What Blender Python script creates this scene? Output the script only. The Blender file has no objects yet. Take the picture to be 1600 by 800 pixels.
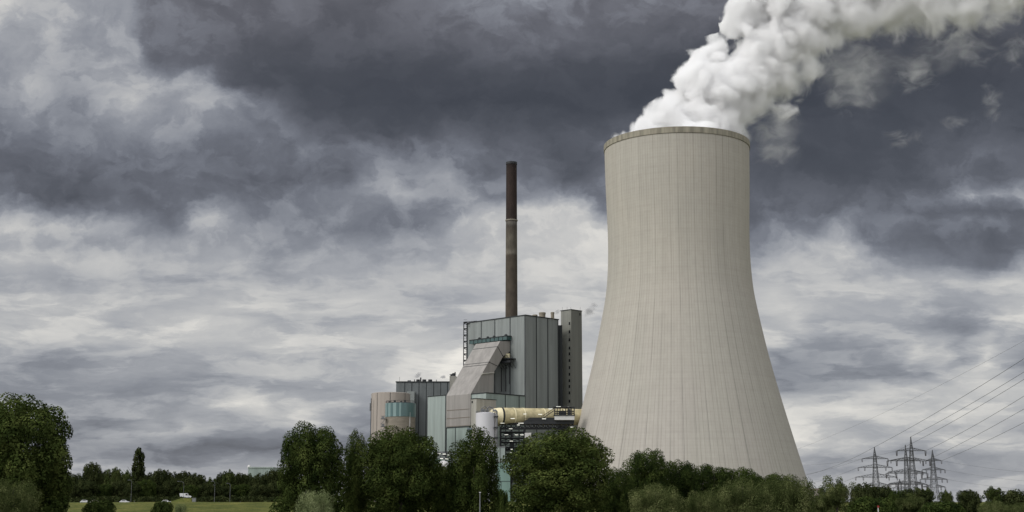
import bpy, math, random
import numpy as np
from mathutils import Vector, noise as mnoise

S = bpy.context.scene
COL = S.collection
F_PX = 2222.0                      # focal length in pixels of a 1600 px wide picture (50 mm lens)
CAM = Vector((0.0, 0.0, 2.0))
T = math.atan(400.0 / F_PX)        # camera pitch
CT, ST = math.cos(T), math.sin(T)
RT = math.sqrt(0.5)
GZ = 6.0                           # level of the works ground behind the dike

# ------------------------------------------------------------------ camera
cd = bpy.data.cameras.new('camera')
cd.sensor_width = 36.0
cd.lens = 36.0 * F_PX / 1600.0
cd.clip_start = 0.5
cd.clip_end = 40000.0
co = bpy.data.objects.new('camera', cd)
co.location = CAM
co.rotation_euler = (math.pi / 2 + T, 0, 0)
COL.objects.link(co)
S.camera = co

# ------------------------------------------------------------------ render settings
S.view_settings.view_transform = 'Standard'
S.view_settings.look = 'None'
S.view_settings.gamma = 1.0
S.view_settings.use_curve_mapping = False
S.view_settings.exposure = 0.0
S.render.engine = 'CYCLES'
S.cycles.use_denoising = True
S.cycles.max_bounces = 24
S.cycles.volume_bounces = 16
S.cycles.diffuse_bounces = 4
S.cycles.transparent_max_bounces = 12
S.cycles.use_adaptive_sampling = True

# ------------------------------------------------------------------ pixel helpers (photo pixels, 1600 x 800)
def pq(px, py):
    """tangent-plane coordinates (x/y, z/y) of the world direction seen at a photo pixel"""
    u, v = (px - 800.0) / F_PX, (400.0 - py) / F_PX
    dy = CT - v * ST
    return u / dy, (ST + v * CT) / dy

def P(px, py, D):
    p, q = pq(px, py)
    return Vector((p * D, D, CAM.z + q * D))

def m_at(px_len, D):
    return px_len * D / F_PX

# ------------------------------------------------------------------ node helpers
def nd(nt, t, ins=None, **props):
    n = nt.nodes.new(t)
    for k, v in props.items():
        setattr(n, k, v)
    for k, v in (ins or {}).items():
        s = n.inputs[k]
        if isinstance(v, bpy.types.NodeSocket):
            nt.links.new(v, s)
        else:
            s.default_value = v
    return n

def math_(nt, op, a, b=None, c=None, clamp=False):
    ins = {0: a}
    if b is not None: ins[1] = b
    if c is not None: ins[2] = c
    n = nd(nt, 'ShaderNodeMath', ins, operation=op)
    n.use_clamp = clamp
    return n.outputs[0]

def smooth(nt, v, a, b, lo=0.0, hi=1.0):
    return nd(nt, 'ShaderNodeMapRange', {0: v, 1: a, 2: b, 3: lo, 4: hi}, interpolation_type='SMOOTHSTEP').outputs[0]

def lin(c):
    c = c / 255.0
    return c / 12.92 if c <= 0.04045 else ((c + 0.055) / 1.055) ** 2.4

def ramp(nt, fac, stops, interp='LINEAR'):
    n = nt.nodes.new('ShaderNodeValToRGB')
    cr = n.color_ramp
    cr.interpolation = interp
    while len(cr.elements) > 1:
        cr.elements.remove(cr.elements[-1])
    stops = sorted(stops, key=lambda s: s[0])
    for i, (p, c) in enumerate(stops):
        e = cr.elements[0] if i == 0 else cr.elements.new(p)
        e.position = p
        if isinstance(c, (int, float)): c = (c, c, c)
        e.color = (c[0], c[1], c[2], 1)
    nt.links.new(fac, n.inputs[0])
    return n.outputs[0]

# ------------------------------------------------------------------ world: NISHITA sky behind a heavy broken overcast
SUN_DIR = Vector((-0.76, -0.40, 0.62)).normalized()     # towards the sun
W = bpy.data.worlds.new('World')
S.world = W
W.use_nodes = True
wt = W.node_tree
wt.nodes.clear()
gen = nd(wt, 'ShaderNodeTexCoord').outputs['Generated']
sep = nd(wt, 'ShaderNodeSeparateXYZ', {0: gen})
dx, dy_, dz = sep.outputs
ys = math_(wt, 'MAXIMUM', dy_, 0.05)
p0 = math_(wt, 'DIVIDE', dx, ys)
q0 = math_(wt, 'DIVIDE', dz, ys)
# domain warp: billowy above, layered near the horizon
low = smooth(wt, q0, 0.21, 0.13)
def two_noise(px_, qx_, seed, k, detail, rough):
    out = []
    for sp_, sq_ in ((16.0, 21.0), (8.5, 34.0)):
        vv = nd(wt, 'ShaderNodeCombineXYZ', {0: math_(wt, 'MULTIPLY', px_, sp_ * k), 1: math_(wt, 'MULTIPLY', qx_, sq_ * k), 2: seed}).outputs[0]
        out.append(nd(wt, 'ShaderNodeTexNoise', {'Vector': vv, 'Scale': 1.0, 'Detail': detail, 'Roughness': rough}).outputs['Color'])
    return nd(wt, 'ShaderNodeMix', {0: low, 6: out[0], 7: out[1]}, data_type='RGBA').outputs[2]
wsep = nd(wt, 'ShaderNodeSeparateXYZ', {0: two_noise(p0, q0, 3.7, 1.1, 8.0, 0.60)})
amp_p = math_(wt, 'MULTIPLY_ADD', low, 0.02, 0.046)
amp_q = math_(wt, 'MULTIPLY_ADD', low, -0.016, 0.042)
p1 = math_(wt, 'MULTIPLY_ADD', math_(wt, 'SUBTRACT', wsep.outputs[0], 0.5), amp_p, p0)
q1 = math_(wt, 'MULTIPLY_ADD', math_(wt, 'SUBTRACT', wsep.outputs[1], 0.5), amp_q, q0)

# brightness of the cloud deck, row by row (height above the horizon), as (bearing, tone) stops
SKY = {
  -60: [(0,180),(60,172),(120,165),(200,165),(300,120),(400,110),(600,108),(700,118),(800,132),(900,125),(1000,120),(1150,110),(1300,95),(1600,95)],
    0: [(0,198),(20,184),(45,166),(100,160),(150,155),(203,152),(216,122),(260,112),(300,110),(400,103),(500,101),(600,100),(700,114),(800,133),(850,126),(900,122),(1000,117),(1100,112),(1200,90),(1400,78),(1600,82)],
   50: [(0,168),(50,160),(90,170),(140,157),(200,152),(214,142),(228,112),(300,104),(350,98),(400,92),(500,88),(600,88),(700,94),(760,104),(800,114),(850,108),(900,104),(1000,96),(1100,88),(1200,76),(1400,70),(1600,76)],
  100: [(0,150),(40,157),(90,158),(140,152),(200,160),(222,152),(240,118),(270,108),(300,104),(350,92),(400,78),(500,76),(600,73),(700,74),(800,82),(900,76),(1000,72),(1100,68),(1200,66),(1300,68),(1450,64),(1600,68)],
  135: [(0,142),(30,152),(50,168),(75,164),(110,152),(150,154),(190,168),(225,174),(245,160),(290,160),(320,142),(345,105),(365,84),(400,76),(500,71),(600,68),(700,68),(800,72),(900,68),(1000,66),(1200,64),(1450,62),(1600,70)],
  170: [(0,136),(50,144),(100,136),(150,142),(185,162),(205,174),(225,164),(260,160),(300,158),(340,160),(370,148),(400,112),(430,92),(480,74),(600,68),(700,67),(800,66),(900,68),(950,72),(1100,70),(1200,68),(1300,66),(1400,68),(1500,72),(1600,74)],
  205: [(0,122),(60,124),(110,122),(160,138),(200,140),(260,136),(330,132),(370,126),(410,122),(450,114),(490,96),(540,84),(600,76),(660,84),(720,88),(800,80),(850,78),(900,84),(940,92),(1100,80),(1200,76),(1300,72),(1400,74),(1500,82),(1560,80),(1600,78)],
  240: [(0,106),(60,108),(120,112),(200,116),(260,112),(330,106),(400,108),(450,112),(500,116),(545,108),(600,116),(640,124),(700,114),(760,108),(800,102),(840,92),(880,80),(915,86),(942,104),(1100,90),(1200,78),(1260,70),(1340,74),(1420,80),(1480,92),(1540,98),(1600,90)],
  275: [(0,92),(60,92),(120,96),(180,104),(240,110),(300,106),(345,96),(380,90),(420,96),(460,96),(500,98),(536,100),(552,124),(590,138),(615,148),(640,128),(670,142),(690,152),(710,136),(760,118),(800,116),(840,98),(890,82),(920,92),(942,110),(1100,96),(1200,82),(1300,76),(1400,80),(1450,88),(1520,100),(1600,92)],
  305: [(0,118),(30,94),(80,86),(130,84),(180,92),(240,104),(300,108),(360,108),(420,116),(480,124),(530,132),(570,148),(620,160),(650,150),(690,140),(720,144),(760,126),(800,124),(850,126),(880,136),(920,110),(942,104),(1100,96),(1200,92),(1300,88),(1380,94),(1420,108),(1470,108),(1500,146),(1512,164),(1530,150),(1575,152),(1592,120),(1600,108)],
  330: [(0,172),(35,166),(60,130),(95,110),(130,112),(165,118),(190,120),(220,112),(255,106),(280,112),(305,132),(340,150),(380,132),(420,122),(460,128),(520,126),(570,126),(620,132),(680,126),(710,132),(740,166),(770,186),(800,190),(850,192),(880,202),(905,196),(925,160),(942,128),(1100,100),(1200,96),(1260,98),(1320,98),(1380,102),(1430,114),(1490,124),(1530,132),(1570,128),(1600,106)],
  352: [(0,184),(60,180),(120,182),(175,178),(195,160),(215,138),(240,120),(270,112),(288,128),(300,170),(325,182),(345,168),(370,140),(420,132),(470,130),(520,122),(600,120),(660,124),(690,140),(720,176),(770,196),(810,200),(870,204),(920,206),(942,192),(1170,110),(1220,116),(1262,122),(1290,140),(1312,160),(1335,130),(1360,108),(1420,108),(1500,112),(1560,102),(1600,96)],
  380: [(0,172),(80,162),(140,158),(200,160),(260,158),(320,166),(370,156),(420,144),(480,146),(540,152),(600,144),(650,150),(700,168),(760,190),(830,204),(942,206),(1170,130),(1210,136),(1250,160),(1290,184),(1318,188),(1345,150),(1370,116),(1420,104),(1500,98),(1560,98),(1600,104)],
  410: [(0,186),(60,190),(120,178),(180,180),(240,178),(300,180),(360,176),(420,156),(480,166),(540,172),(600,162),(660,164),(720,176),(780,190),(860,200),(942,204),(1170,150),(1210,168),(1260,178),(1320,186),(1350,176),(1385,146),(1430,140),(1480,122),(1530,114),(1575,124),(1600,150)],
  440: [(0,166),(60,164),(110,160),(170,172),(230,162),(290,162),(350,170),(400,170),(460,178),(520,176),(580,172),(640,174),(700,182),(760,186),(860,192),(942,190),(1170,180),(1220,186),(1280,184),(1340,182),(1400,184),(1460,182),(1520,186),(1560,190),(1600,184)],
  475: [(0,186),(50,196),(110,194),(180,196),(250,186),(300,192),(360,194),(420,186),(480,178),(540,186),(600,178),(660,172),(720,180),(780,188),(860,188),(935,184),(1180,200),(1210,214),(1250,196),(1300,186),(1360,180),(1410,172),(1460,160),(1510,158),(1550,176),(1600,190)],
  505: [(0,198),(60,200),(120,190),(190,176),(250,190),(310,200),(370,198),(420,184),(470,172),(530,174),(590,186),(650,168),(700,172),(760,184),(860,186),(930,190),(1180,196),(1210,200),(1245,212),(1270,184),(1320,172),(1380,172),(1430,160),(1465,144),(1500,142),(1530,152),(1555,178),(1580,204),(1600,206)],
  530: [(0,186),(50,176),(110,184),(180,192),(260,196),(330,196),(400,194),(460,196),(530,204),(590,212),(640,206),(700,200),(720,196),(900,192),(1190,192),(1220,168),(1260,160),(1320,164),(1370,170),(1410,176),(1445,190),(1475,186),(1495,158),(1520,178),(1545,184),(1570,160),(1600,150)],
  558: [(0,156),(50,152),(110,158),(180,164),(240,172),(310,178),(370,182),(440,190),(500,186),(560,184),(620,192),(680,206),(720,222),(900,192),(1190,168),(1215,136),(1260,140),(1310,146),(1370,152),(1410,160),(1428,190),(1450,184),(1480,200),(1497,148),(1522,158),(1540,190),(1560,150),(1600,124)],
  585: [(0,148),(60,150),(120,158),(180,164),(230,156),(300,158),(370,168),(430,172),(500,170),(570,176),(630,198),(680,220),(710,238),(740,236),(1200,136),(1240,128),(1290,132),(1340,136),(1400,140),(1450,146),(1475,162),(1510,196),(1550,206),(1580,188),(1600,170)],
  608: [(0,158),(60,150),(120,150),(190,146),(250,142),(320,144),(390,152),(450,162),(510,162),(570,172),(630,204),(680,222),(740,230),(1205,150),(1225,134),(1270,132),(1330,150),(1380,180),(1440,196),(1500,204),(1560,208),(1600,206)],
  635: [(0,158),(70,162),(130,150),(190,152),(240,162),(280,156),(320,170),(360,194),(385,216),(425,222),(450,190),(480,194),(510,178),(560,166),(620,170),(1210,206),(1260,204),(1320,206),(1390,202),(1450,198),(1510,204),(1560,190),(1600,186)],
  662: [(100,140),(150,136),(190,154),(230,178),(260,172),(285,194),(310,170),(350,166),(390,172),(430,170),(470,190),(500,170),(540,156),(580,150),(1220,202),(1280,196),(1330,186),(1400,190),(1460,182),(1520,176),(1570,168),(1600,160)],
  686: [(100,136),(160,150),(220,162),(260,154),(300,142),(350,138),(400,144),(450,140),(500,140),(550,134),(600,132),(1230,216),(1270,210),(1310,196),(1370,176),(1430,174),(1480,202),(1530,190),(1570,178),(1600,172)],
  702: [(100,132),(140,136),(200,134),(260,126),(320,114),(380,110),(440,114),(500,126),(560,128),(1230,196),(1270,176),(1330,180),(1390,166),(1450,170),(1510,178),(1560,188),(1600,180)],
  716: [(100,138),(130,128),(180,120),(240,118),(300,124),(350,138),(400,140),(450,138),(560,140),(1240,170),(1290,150),(1350,148),(1400,158),(1460,152),(1520,150),(1600,156)],
  730: [(100,168),(150,172),(210,160),(260,162),(320,168),(400,164),(460,160),(560,162),(1250,166),(1320,162),(1400,160),(1480,158),(1540,164),(1600,160)],
  760: [(0,168),(200,170),(400,172),(1260,170),(1400,166),(1500,172),(1600,168)],
}
facp = math_(wt, 'MULTIPLY_ADD', p1, 1.0 / 0.92, 0.5)
tone, prev_q = None, None
for y in sorted(SKY):
    q = pq(800, y)[1]
    stops = []
    for x, g in SKY[y]:
        stops.append((min(0.999, max(0.001, pq(x, y)[0] / 0.92 + 0.5)), g / 255.0))
    r = ramp(wt, facp, stops[:32])
    if tone is None:
        tone = r
    else:
        w = nd(wt, 'ShaderNodeMapRange', {0: q1, 1: prev_q, 2: q, 3: 0.0, 4: 1.0}).outputs[0]
        tone = nd(wt, 'ShaderNodeMix', {0: w, 2: tone, 3: r}, data_type='FLOAT').outputs[0]
    prev_q = q
# fine structure: soft body, ragged edges, small billows
d1 = nd(wt, 'ShaderNodeSeparateXYZ', {0: two_noise(p1, q1, 9.1, 1.5, 8.0, 0.62)}).outputs[0]
d2 = nd(wt, 'ShaderNodeSeparateXYZ', {0: two_noise(p1, q1, 4.3, 4.0, 6.0, 0.60)}).outputs[0]
d3 = nd(wt, 'ShaderNodeSeparateXYZ', {0: two_noise(p1, q1, 15.7, 2.0, 7.0, 0.58)}).outputs[0]
det = math_(wt, 'ADD', math_(wt, 'MULTIPLY', math_(wt, 'SUBTRACT', d1, 0.5), 0.22), math_(wt, 'MULTIPLY', math_(wt, 'SUBTRACT', d2, 0.5), 0.10))
edge = math_(wt, 'SUBTRACT', smooth(wt, d3, 0.44, 0.585), 0.5)
det = math_(wt, 'MULTIPLY_ADD', edge, 0.068, det)
det = math_(wt, 'MULTIPLY', det, math_(wt, 'MULTIPLY_ADD', low, 0.25, 1.0))
dark_keep = smooth(wt, tone, 0.26, 0.5, 0.22, 1.0)       # the heavy dark deck is smooth
tone = math_(wt, 'MULTIPLY_ADD', det, dark_keep, tone)
# the rest of the sky dome: the same overcast, brighter towards the veiled sun
g1 = nd(wt, 'ShaderNodeTexNoise', {'Vector': gen, 'Scale': 3.0, 'Detail': 6.0, 'Roughness': 0.55}).outputs[0]
gtone = math_(wt, 'MULTIPLY_ADD', g1, 0.55, 0.42)
inp = math_(wt, 'MULTIPLY', smooth(wt, math_(wt, 'ABSOLUTE', p0), 0.62, 0.40), smooth(wt, q0, 0.62, 0.42))
inp = math_(wt, 'MULTIPLY', inp, smooth(wt, dy_, 0.3, 0.5))
tone = nd(wt, 'ShaderNodeMix', {0: inp, 2: gtone, 3: tone}, data_type='FLOAT').outputs[0]
tints = [(60,(60,62,69)),(75,(74,76,83)),(95,(94,96,104)),(115,(113,116,125)),(140,(138,141,149)),(165,(164,166,171)),(190,(190,190,190)),(212,(213,211,207)),(240,(240,236,228))]
ccol = ramp(wt, tone, [(g / 255.0, tuple(lin(v) for v in c)) for g, c in tints])
back = smooth(wt, dy_, 0.35, -0.6, 0.0, 1.0)              # extra sky gain behind the camera, added to light the scene
warm = math_(wt, 'MULTIPLY', smooth(wt, q0, 0.29, 0.38), smooth(wt, tone, 0.56, 0.40))
ccol = nd(wt, 'ShaderNodeMix', {0: warm, 6: ccol, 7: nd(wt, 'ShaderNodeVectorMath', {0: ccol, 1: (1.035, 0.995, 0.965)}, operation='MULTIPLY').outputs[0]}, data_type='RGBA').outputs[2]
sunv = nd(wt, 'ShaderNodeVectorMath', {0: gen, 1: SUN_DIR}, operation='DOT_PRODUCT').outputs['Value']
glow = smooth(wt, sunv, 0.2, 1.0, 0.0, 1.0)
gain = math_(wt, 'MULTIPLY_ADD', math_(wt, 'SUBTRACT', 1.0, inp), math_(wt, 'ADD', math_(wt, 'MULTIPLY', back, 1.1), math_(wt, 'MULTIPLY', glow, 1.2)), 1.0)
ccol10 = nd(wt, 'ShaderNodeVectorMath', {0: ccol, 'Scale': math_(wt, 'MULTIPLY', gain, 10.0)}, operation='SCALE').outputs[0]
nish = nd(wt, 'ShaderNodeTexSky', sky_type='NISHITA')
nish.sun_disc = False
nish.sun_elevation = math.asin(SUN_DIR.z)
nish.sun_rotation = math.atan2(SUN_DIR.x, SUN_DIR.y)
skymix = nd(wt, 'ShaderNodeMix', {0: 0.04, 6: ccol10, 7: nish.outputs[0]}, data_type='RGBA').outputs[2]
bg = nd(wt, 'ShaderNodeBackground', {'Color': skymix, 'Strength': 0.1})
nd(wt, 'ShaderNodeOutputWorld', {'Surface': bg.outputs[0]})
W.cycles.sampling_method = 'MANUAL'
W.cycles.sample_map_resolution = 512

# ------------------------------------------------------------------ sun behind the cloud
sl = bpy.data.lights.new('sun', 'SUN')
sl.energy = 1.6
sl.angle = math.radians(20)
sl.color = (1.0, 0.965, 0.91)
so = bpy.data.objects.new('sun', sl)
so.rotation_euler = SUN_DIR.to_track_quat('Z', 'Y').to_euler()
so.location = (-200, -200, 300)
COL.objects.link(so)

# ------------------------------------------------------------------ materials
def mat(name, rgb, rough=0.7, metal=0.0, var=0.12, scale=0.15, vstretch=1.0, bump=0.0, spec=0.3, emit=None):
    m = bpy.data.materials.new(name)
    m.use_nodes = True
    nt = m.node_tree
    b = nt.nodes['Principled BSDF']
    b.inputs['Roughness'].default_value = rough
    b.inputs['Metallic'].default_value = metal
    b.inputs['Specular IOR Level'].default_value = spec
    tc = nd(nt, 'ShaderNodeTexCoord').outputs['Object']
    mp = nd(nt, 'ShaderNodeMapping', {0: tc, 3: (scale, scale, scale * vstretch)}).outputs[0]
    n1 = nd(nt, 'ShaderNodeTexNoise', {'Vector': mp, 'Scale': 1.0, 'Detail': 6.0, 'Roughness': 0.62}).outputs[0]
    f = smooth(nt, n1, 0.28, 0.72, 1.0 - var, 1.0 + var)
    c = nd(nt, 'ShaderNodeVectorMath', {0: rgb, 'Scale': f}, operation='SCALE').outputs[0]
    nt.links.new(c, b.inputs['Base Color'])
    if bump:
        bn = nd(nt, 'ShaderNodeBump', {'Strength': bump, 'Height': n1})
        nt.links.new(bn.outputs[0], b.inputs['Normal'])
    if emit:
        b.inputs['Emission Color'].default_value = (*emit[0], 1)
        b.inputs['Emission Strength'].default_value = emit[1]
    return m

def cladding(name, rgb, var=0.10, pitch=1.1):
    """profiled metal sheet: fine ribs, rain streaks, sheets of slightly different tone"""
    m = mat(name, rgb, 0.5, 0.0, var * 1.6, 0.35, 0.06, 0.0, 0.4)
    nt = m.node_tree
    b = nt.nodes['Principled BSDF']
    tc = nd(nt, 'ShaderNodeTexCoord').outputs['Object']
    sp = nd(nt, 'ShaderNodeSeparateXYZ', {0: tc})
    h = math_(nt, 'MULTIPLY', math_(nt, 'SUBTRACT', sp.outputs[0], sp.outputs[1]), 1.0)
    h2 = math_(nt, 'MULTIPLY', math_(nt, 'ADD', sp.outputs[0], sp.outputs[1]), 1.0)
    cell = nd(nt, 'ShaderNodeCombineXYZ', {0: math_(nt, 'FLOOR', math_(nt, 'DIVIDE', h, pitch * 1.4)),
                                           1: math_(nt, 'FLOOR', math_(nt, 'DIVIDE', h2, pitch * 1.4)),
                                           2: math_(nt, 'FLOOR', math_(nt, 'DIVIDE', sp.outputs[2], 9.0))}).outputs[0]
    wn = nd(nt, 'ShaderNodeTexWhiteNoise', {0: cell}, noise_dimensions='3D').outputs[0]
    old = b.inputs['Base Color'].links[0].from_socket
    c = nd(nt, 'ShaderNodeVectorMath', {0: old, 'Scale': math_(nt, 'MULTIPLY_ADD', wn, 0.07, 0.965)}, operation='SCALE').outputs[0]
    nt.links.new(c, b.inputs['Base Color'])
    wv = math_(nt, 'SINE', math_(nt, 'MULTIPLY', math_(nt, 'ADD', h, h2), 9.0))
    bn = nd(nt, 'ShaderNodeBump', {'Strength': 0.25, 'Distance': 0.05, 'Height': wv})
    nt.links.new(bn.outputs[0], b.inputs['Normal'])
    return m

M = {}
M['clad_grey'] = cladding('boiler cladding', (0.200, 0.218, 0.212))
M['clad_dark'] = cladding('hall cladding', (0.115, 0.128, 0.13))
M['clad_olive'] = cladding('stair tower cladding', (0.175, 0.178, 0.155))
M['clad_mint'] = cladding('mint cladding', (0.268, 0.312, 0.295))
M['clad_green'] = cladding('grey green cladding', (0.235, 0.285, 0.265))
M['clad_teal'] = cladding('teal cladding', (0.165, 0.255, 0.225))
M['clad_beige'] = cladding('duct casing', (0.252, 0.238, 0.222))
M['clad_sand'] = cladding('sand cladding', (0.33, 0.29, 0.255), 0.06)
M['clad_stone'] = cladding('stone grey cladding', (0.31, 0.30, 0.265))
M['seam'] = mat('dark joint', (0.028, 0.032, 0.034), 0.8)
M['dark_glass'] = mat('teal glazing', (0.022, 0.062, 0.060), 0.25, 0, 0.2, 0.8, 1, 0, 0.6)
M['cap_glass'] = mat('turquoise glazing', (0.062, 0.122, 0.122), 0.3, 0, 0.18, 0.7, 0.1, 0, 0.6)
M['pale_glass'] = mat('pale turquoise glazing', (0.16, 0.235, 0.23), 0.3, 0, 0.15, 0.7, 0.1, 0, 0.6)
M['concrete'] = mat('raw concrete', (0.20, 0.178, 0.145), 0.9, 0, 0.16, 0.25, 3.0, 0.1)
M['concrete_light'] = mat('light concrete', (0.36, 0.335, 0.30), 0.9, 0, 0.10, 0.3)
M['cream'] = mat('cream pipe paint', (0.46, 0.40, 0.24), 0.65, 0, 0.28, 0.4)
M['cream_light'] = mat('pale cream paint', (0.70, 0.63, 0.42), 0.55, 0, 0.06, 0.25)
M['white'] = mat('white silo paint', (0.50, 0.495, 0.52), 0.5, 0, 0.05, 0.25, 0.2)
M['white2'] = mat('white panel paint', (0.55, 0.54, 0.53), 0.5, 0, 0.06, 0.4)
M['steel'] = mat('dark steel', (0.035, 0.037, 0.04), 0.6, 0.3, 0.2)
M['steel_mid'] = mat('grey steel', (0.16, 0.165, 0.17), 0.55, 0.4, 0.2)
M['galv'] = mat('galvanised lattice steel', (0.085, 0.087, 0.092), 0.6, 0.4, 0.2, 0.4)
M['cable'] = mat('cable', (0.14, 0.142, 0.15), 0.6, 0.2, 0.1)
M['insul'] = mat('insulator glass', (0.05, 0.045, 0.045), 0.3)
M['tan'] = mat('tan roof fan', (0.22, 0.195, 0.15), 0.7)
M['window'] = mat('dark window', (0.012, 0.013, 0.014), 0.2, 0, 0.1)
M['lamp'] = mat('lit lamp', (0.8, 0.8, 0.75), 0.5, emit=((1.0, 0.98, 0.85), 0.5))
M['bark'] = mat('bark', (0.05, 0.042, 0.034), 0.9, 0, 0.25, 1.5, 0.2, 0.3)
M['car_white'] = mat('white car paint', (0.58, 0.58, 0.59), 0.3, 0, 0.02, 0.2, 1, 0, 0.5)
M['car_beige'] = mat('beige car paint', (0.48, 0.44, 0.36), 0.3, 0, 0.02, 0.2, 1, 0, 0.5)
M['glass'] = mat('car glass', (0.02, 0.022, 0.025), 0.1, 0, 0.05)
M['rubber'] = mat('tyre rubber', (0.018, 0.018, 0.018), 0.85)
M['rim'] = mat('wheel rim', (0.4, 0.4, 0.41), 0.35, 0.8)
M['asphalt'] = mat('asphalt', (0.05, 0.05, 0.052), 0.9, 0, 0.15, 0.5)
M['red'] = mat('red sign paint', (0.26, 0.03, 0.025), 0.5)
M['bronze'] = mat('brown cladding', (0.16, 0.135, 0.11), 0.7, 0, 0.1)
M['blue_steel'] = mat('blue grey drum', (0.13, 0.16, 0.18), 0.5, 0.3)

def tower_mat():
    m = bpy.data.materials.new('cooling tower concrete')
    m.use_nodes = True
    nt = m.node_tree
    b = nt.nodes['Principled BSDF']
    b.inputs['Roughness'].default_value = 0.92
    b.inputs['Specular IOR Level'].default_value = 0.15
    tc = nd(nt, 'ShaderNodeTexCoord').outputs['Object']
    sp = nd(nt, 'ShaderNodeSeparateXYZ', {0: tc})
    x, y, z = sp.outputs
    th = math_(nt, 'ARCTAN2', y, x)
    def lines(n, width, seed, fade, off=0.0):
        t = math_(nt, 'MULTIPLY_ADD', th, n / (2 * math.pi), off)
        # small sideways wander so that no line is drawn with a ruler
        wob = nd(nt, 'ShaderNodeTexNoise', {'Vector': nd(nt, 'ShaderNodeCombineXYZ', {0: math_(nt, 'FLOOR', t), 1: math_(nt, 'MULTIPLY', z, 0.05), 2: seed}).outputs[0], 'Scale': 1.0, 'Detail': 3.0}).outputs[0]
        t2 = math_(nt, 'MULTIPLY_ADD', math_(nt, 'SUBTRACT', wob, 0.5), 0.10, t)
        fr = math_(nt, 'ABSOLUTE', math_(nt, 'SUBTRACT', math_(nt, 'FRACT', t2), 0.5))
        ln = smooth(nt, fr, width, width * 0.25)
        rnd = nd(nt, 'ShaderNodeTexWhiteNoise', {1: math_(nt, 'ADD', math_(nt, 'FLOOR', t2), seed)}, noise_dimensions='1D').outputs[0]
        brk = nd(nt, 'ShaderNodeTexNoise', {'Vector': nd(nt, 'ShaderNodeCombineXYZ', {0: math_(nt, 'MULTIPLY', math_(nt, 'FLOOR', t2), 7.3), 1: math_(nt, 'MULTIPLY', z, 0.035), 2: seed}).outputs[0], 'Scale': 1.0, 'Detail': 5.0, 'Roughness': 0.6}).outputs[0]
        s = math_(nt, 'MULTIPLY', smooth(nt, brk, 0.30, 0.62, 0.25, 1.0), math_(nt, 'MULTIPLY_ADD', rnd, 0.55, 0.45))
        return math_(nt, 'MULTIPLY', math_(nt, 'MULTIPLY', ln, s), fade)
    L1 = lines(58, 0.035, 3.0, 0.55)
    L2 = lines(174, 0.13, 11.0, 0.22, 0.25)
    L3 = lines(23, 0.5, 23.0, 0.05, 0.4)
    # lift rings
    fr = math_(nt, 'ABSOLUTE', math_(nt, 'SUBTRACT', math_(nt, 'FRACT', math_(nt, 'DIVIDE', z, 1.5)), 0.5))
    ring = math_(nt, 'MULTIPLY', smooth(nt, fr, 0.16, 0.03), 0.035)
    cellv = nd(nt, 'ShaderNodeCombineXYZ', {0: math_(nt, 'FLOOR', math_(nt, 'MULTIPLY', th, 58 / (2 * math.pi))), 1: math_(nt, 'FLOOR', math_(nt, 'DIVIDE', z, 1.5)), 2: 0.0}).outputs[0]
    cell = nd(nt, 'ShaderNodeTexWhiteNoise', {0: cellv}, noise_dimensions='3D').outputs[0]
    lift = nd(nt, 'ShaderNodeTexWhiteNoise', {1: math_(nt, 'FLOOR', math_(nt, 'DIVIDE', z, 1.5))}, noise_dimensions='1D').outputs[0]
    big = nd(nt, 'ShaderNodeTexNoise', {'Vector': nd(nt, 'ShaderNodeMapping', {0: tc, 3: (0.03, 0.03, 0.012)}).outputs[0], 'Scale': 1.0, 'Detail': 5.0, 'Roughness': 0.6}).outputs[0]
    fine = nd(nt, 'ShaderNodeTexNoise', {'Vector': nd(nt, 'ShaderNodeMapping', {0: tc, 3: (0.6, 0.6, 0.12)}).outputs[0], 'Scale': 1.0, 'Detail': 6.0, 'Roughness': 0.7}).outputs[0]
    strk = nd(nt, 'ShaderNodeTexNoise', {'Vector': nd(nt, 'ShaderNodeCombineXYZ', {0: math_(nt, 'MULTIPLY', th, 40.0), 1: math_(nt, 'MULTIPLY', z, 0.012), 2: 5.0}).outputs[0], 'Scale': 1.0, 'Detail': 4.0, 'Roughness': 0.65}).outputs[0]
    hz = smooth(nt, z, 20.0, 150.0)
    base = nd(nt, 'ShaderNodeMix', {0: hz, 6: (0.382, 0.358, 0.323, 1), 7: (0.415, 0.388, 0.333, 1)}, data_type='RGBA').outputs[2]
    tint = nd(nt, 'ShaderNodeMix', {0: smooth(nt, big, 0.35, 0.65, 0.0, 0.7), 6: base, 7: (0.385, 0.368, 0.322, 1)}, data_type='RGBA').outputs[2]
    k = math_(nt, 'SUBTRACT', 1.0, L1)
    k = math_(nt, 'MULTIPLY', k, math_(nt, 'SUBTRACT', 1.0, L2))
    k = math_(nt, 'MULTIPLY', k, math_(nt, 'SUBTRACT', 1.0, L3))
    k = math_(nt, 'MULTIPLY', k, math_(nt, 'SUBTRACT', 1.0, ring))
    k = math_(nt, 'MULTIPLY', k, math_(nt, 'MULTIPLY_ADD', cell, 0.035, 0.98))
    k = math_(nt, 'MULTIPLY', k, math_(nt, 'MULTIPLY_ADD', lift, 0.03, 0.985))
    k = math_(nt, 'MULTIPLY', k, math_(nt, 'MULTIPLY_ADD', fine, 0.22, 0.89))
    k = math_(nt, 'MULTIPLY', k, smooth(nt, strk, 0.3, 0.7, 0.955, 1.03))
    # runoff streaks hanging below the rim
    run = math_(nt, 'MULTIPLY', smooth(nt, strk, 0.50, 0.68), smooth(nt, z, 110.0, 172.0))
    k = math_(nt, 'MULTIPLY', k, math_(nt, 'MULTIPLY_ADD', run, -0.13, 1.0))
    c = nd(nt, 'ShaderNodeVectorMath', {0: tint, 'Scale': k}, operation='SCALE').outputs[0]
    nt.links.new(c, b.inputs['Base Color'])
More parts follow.
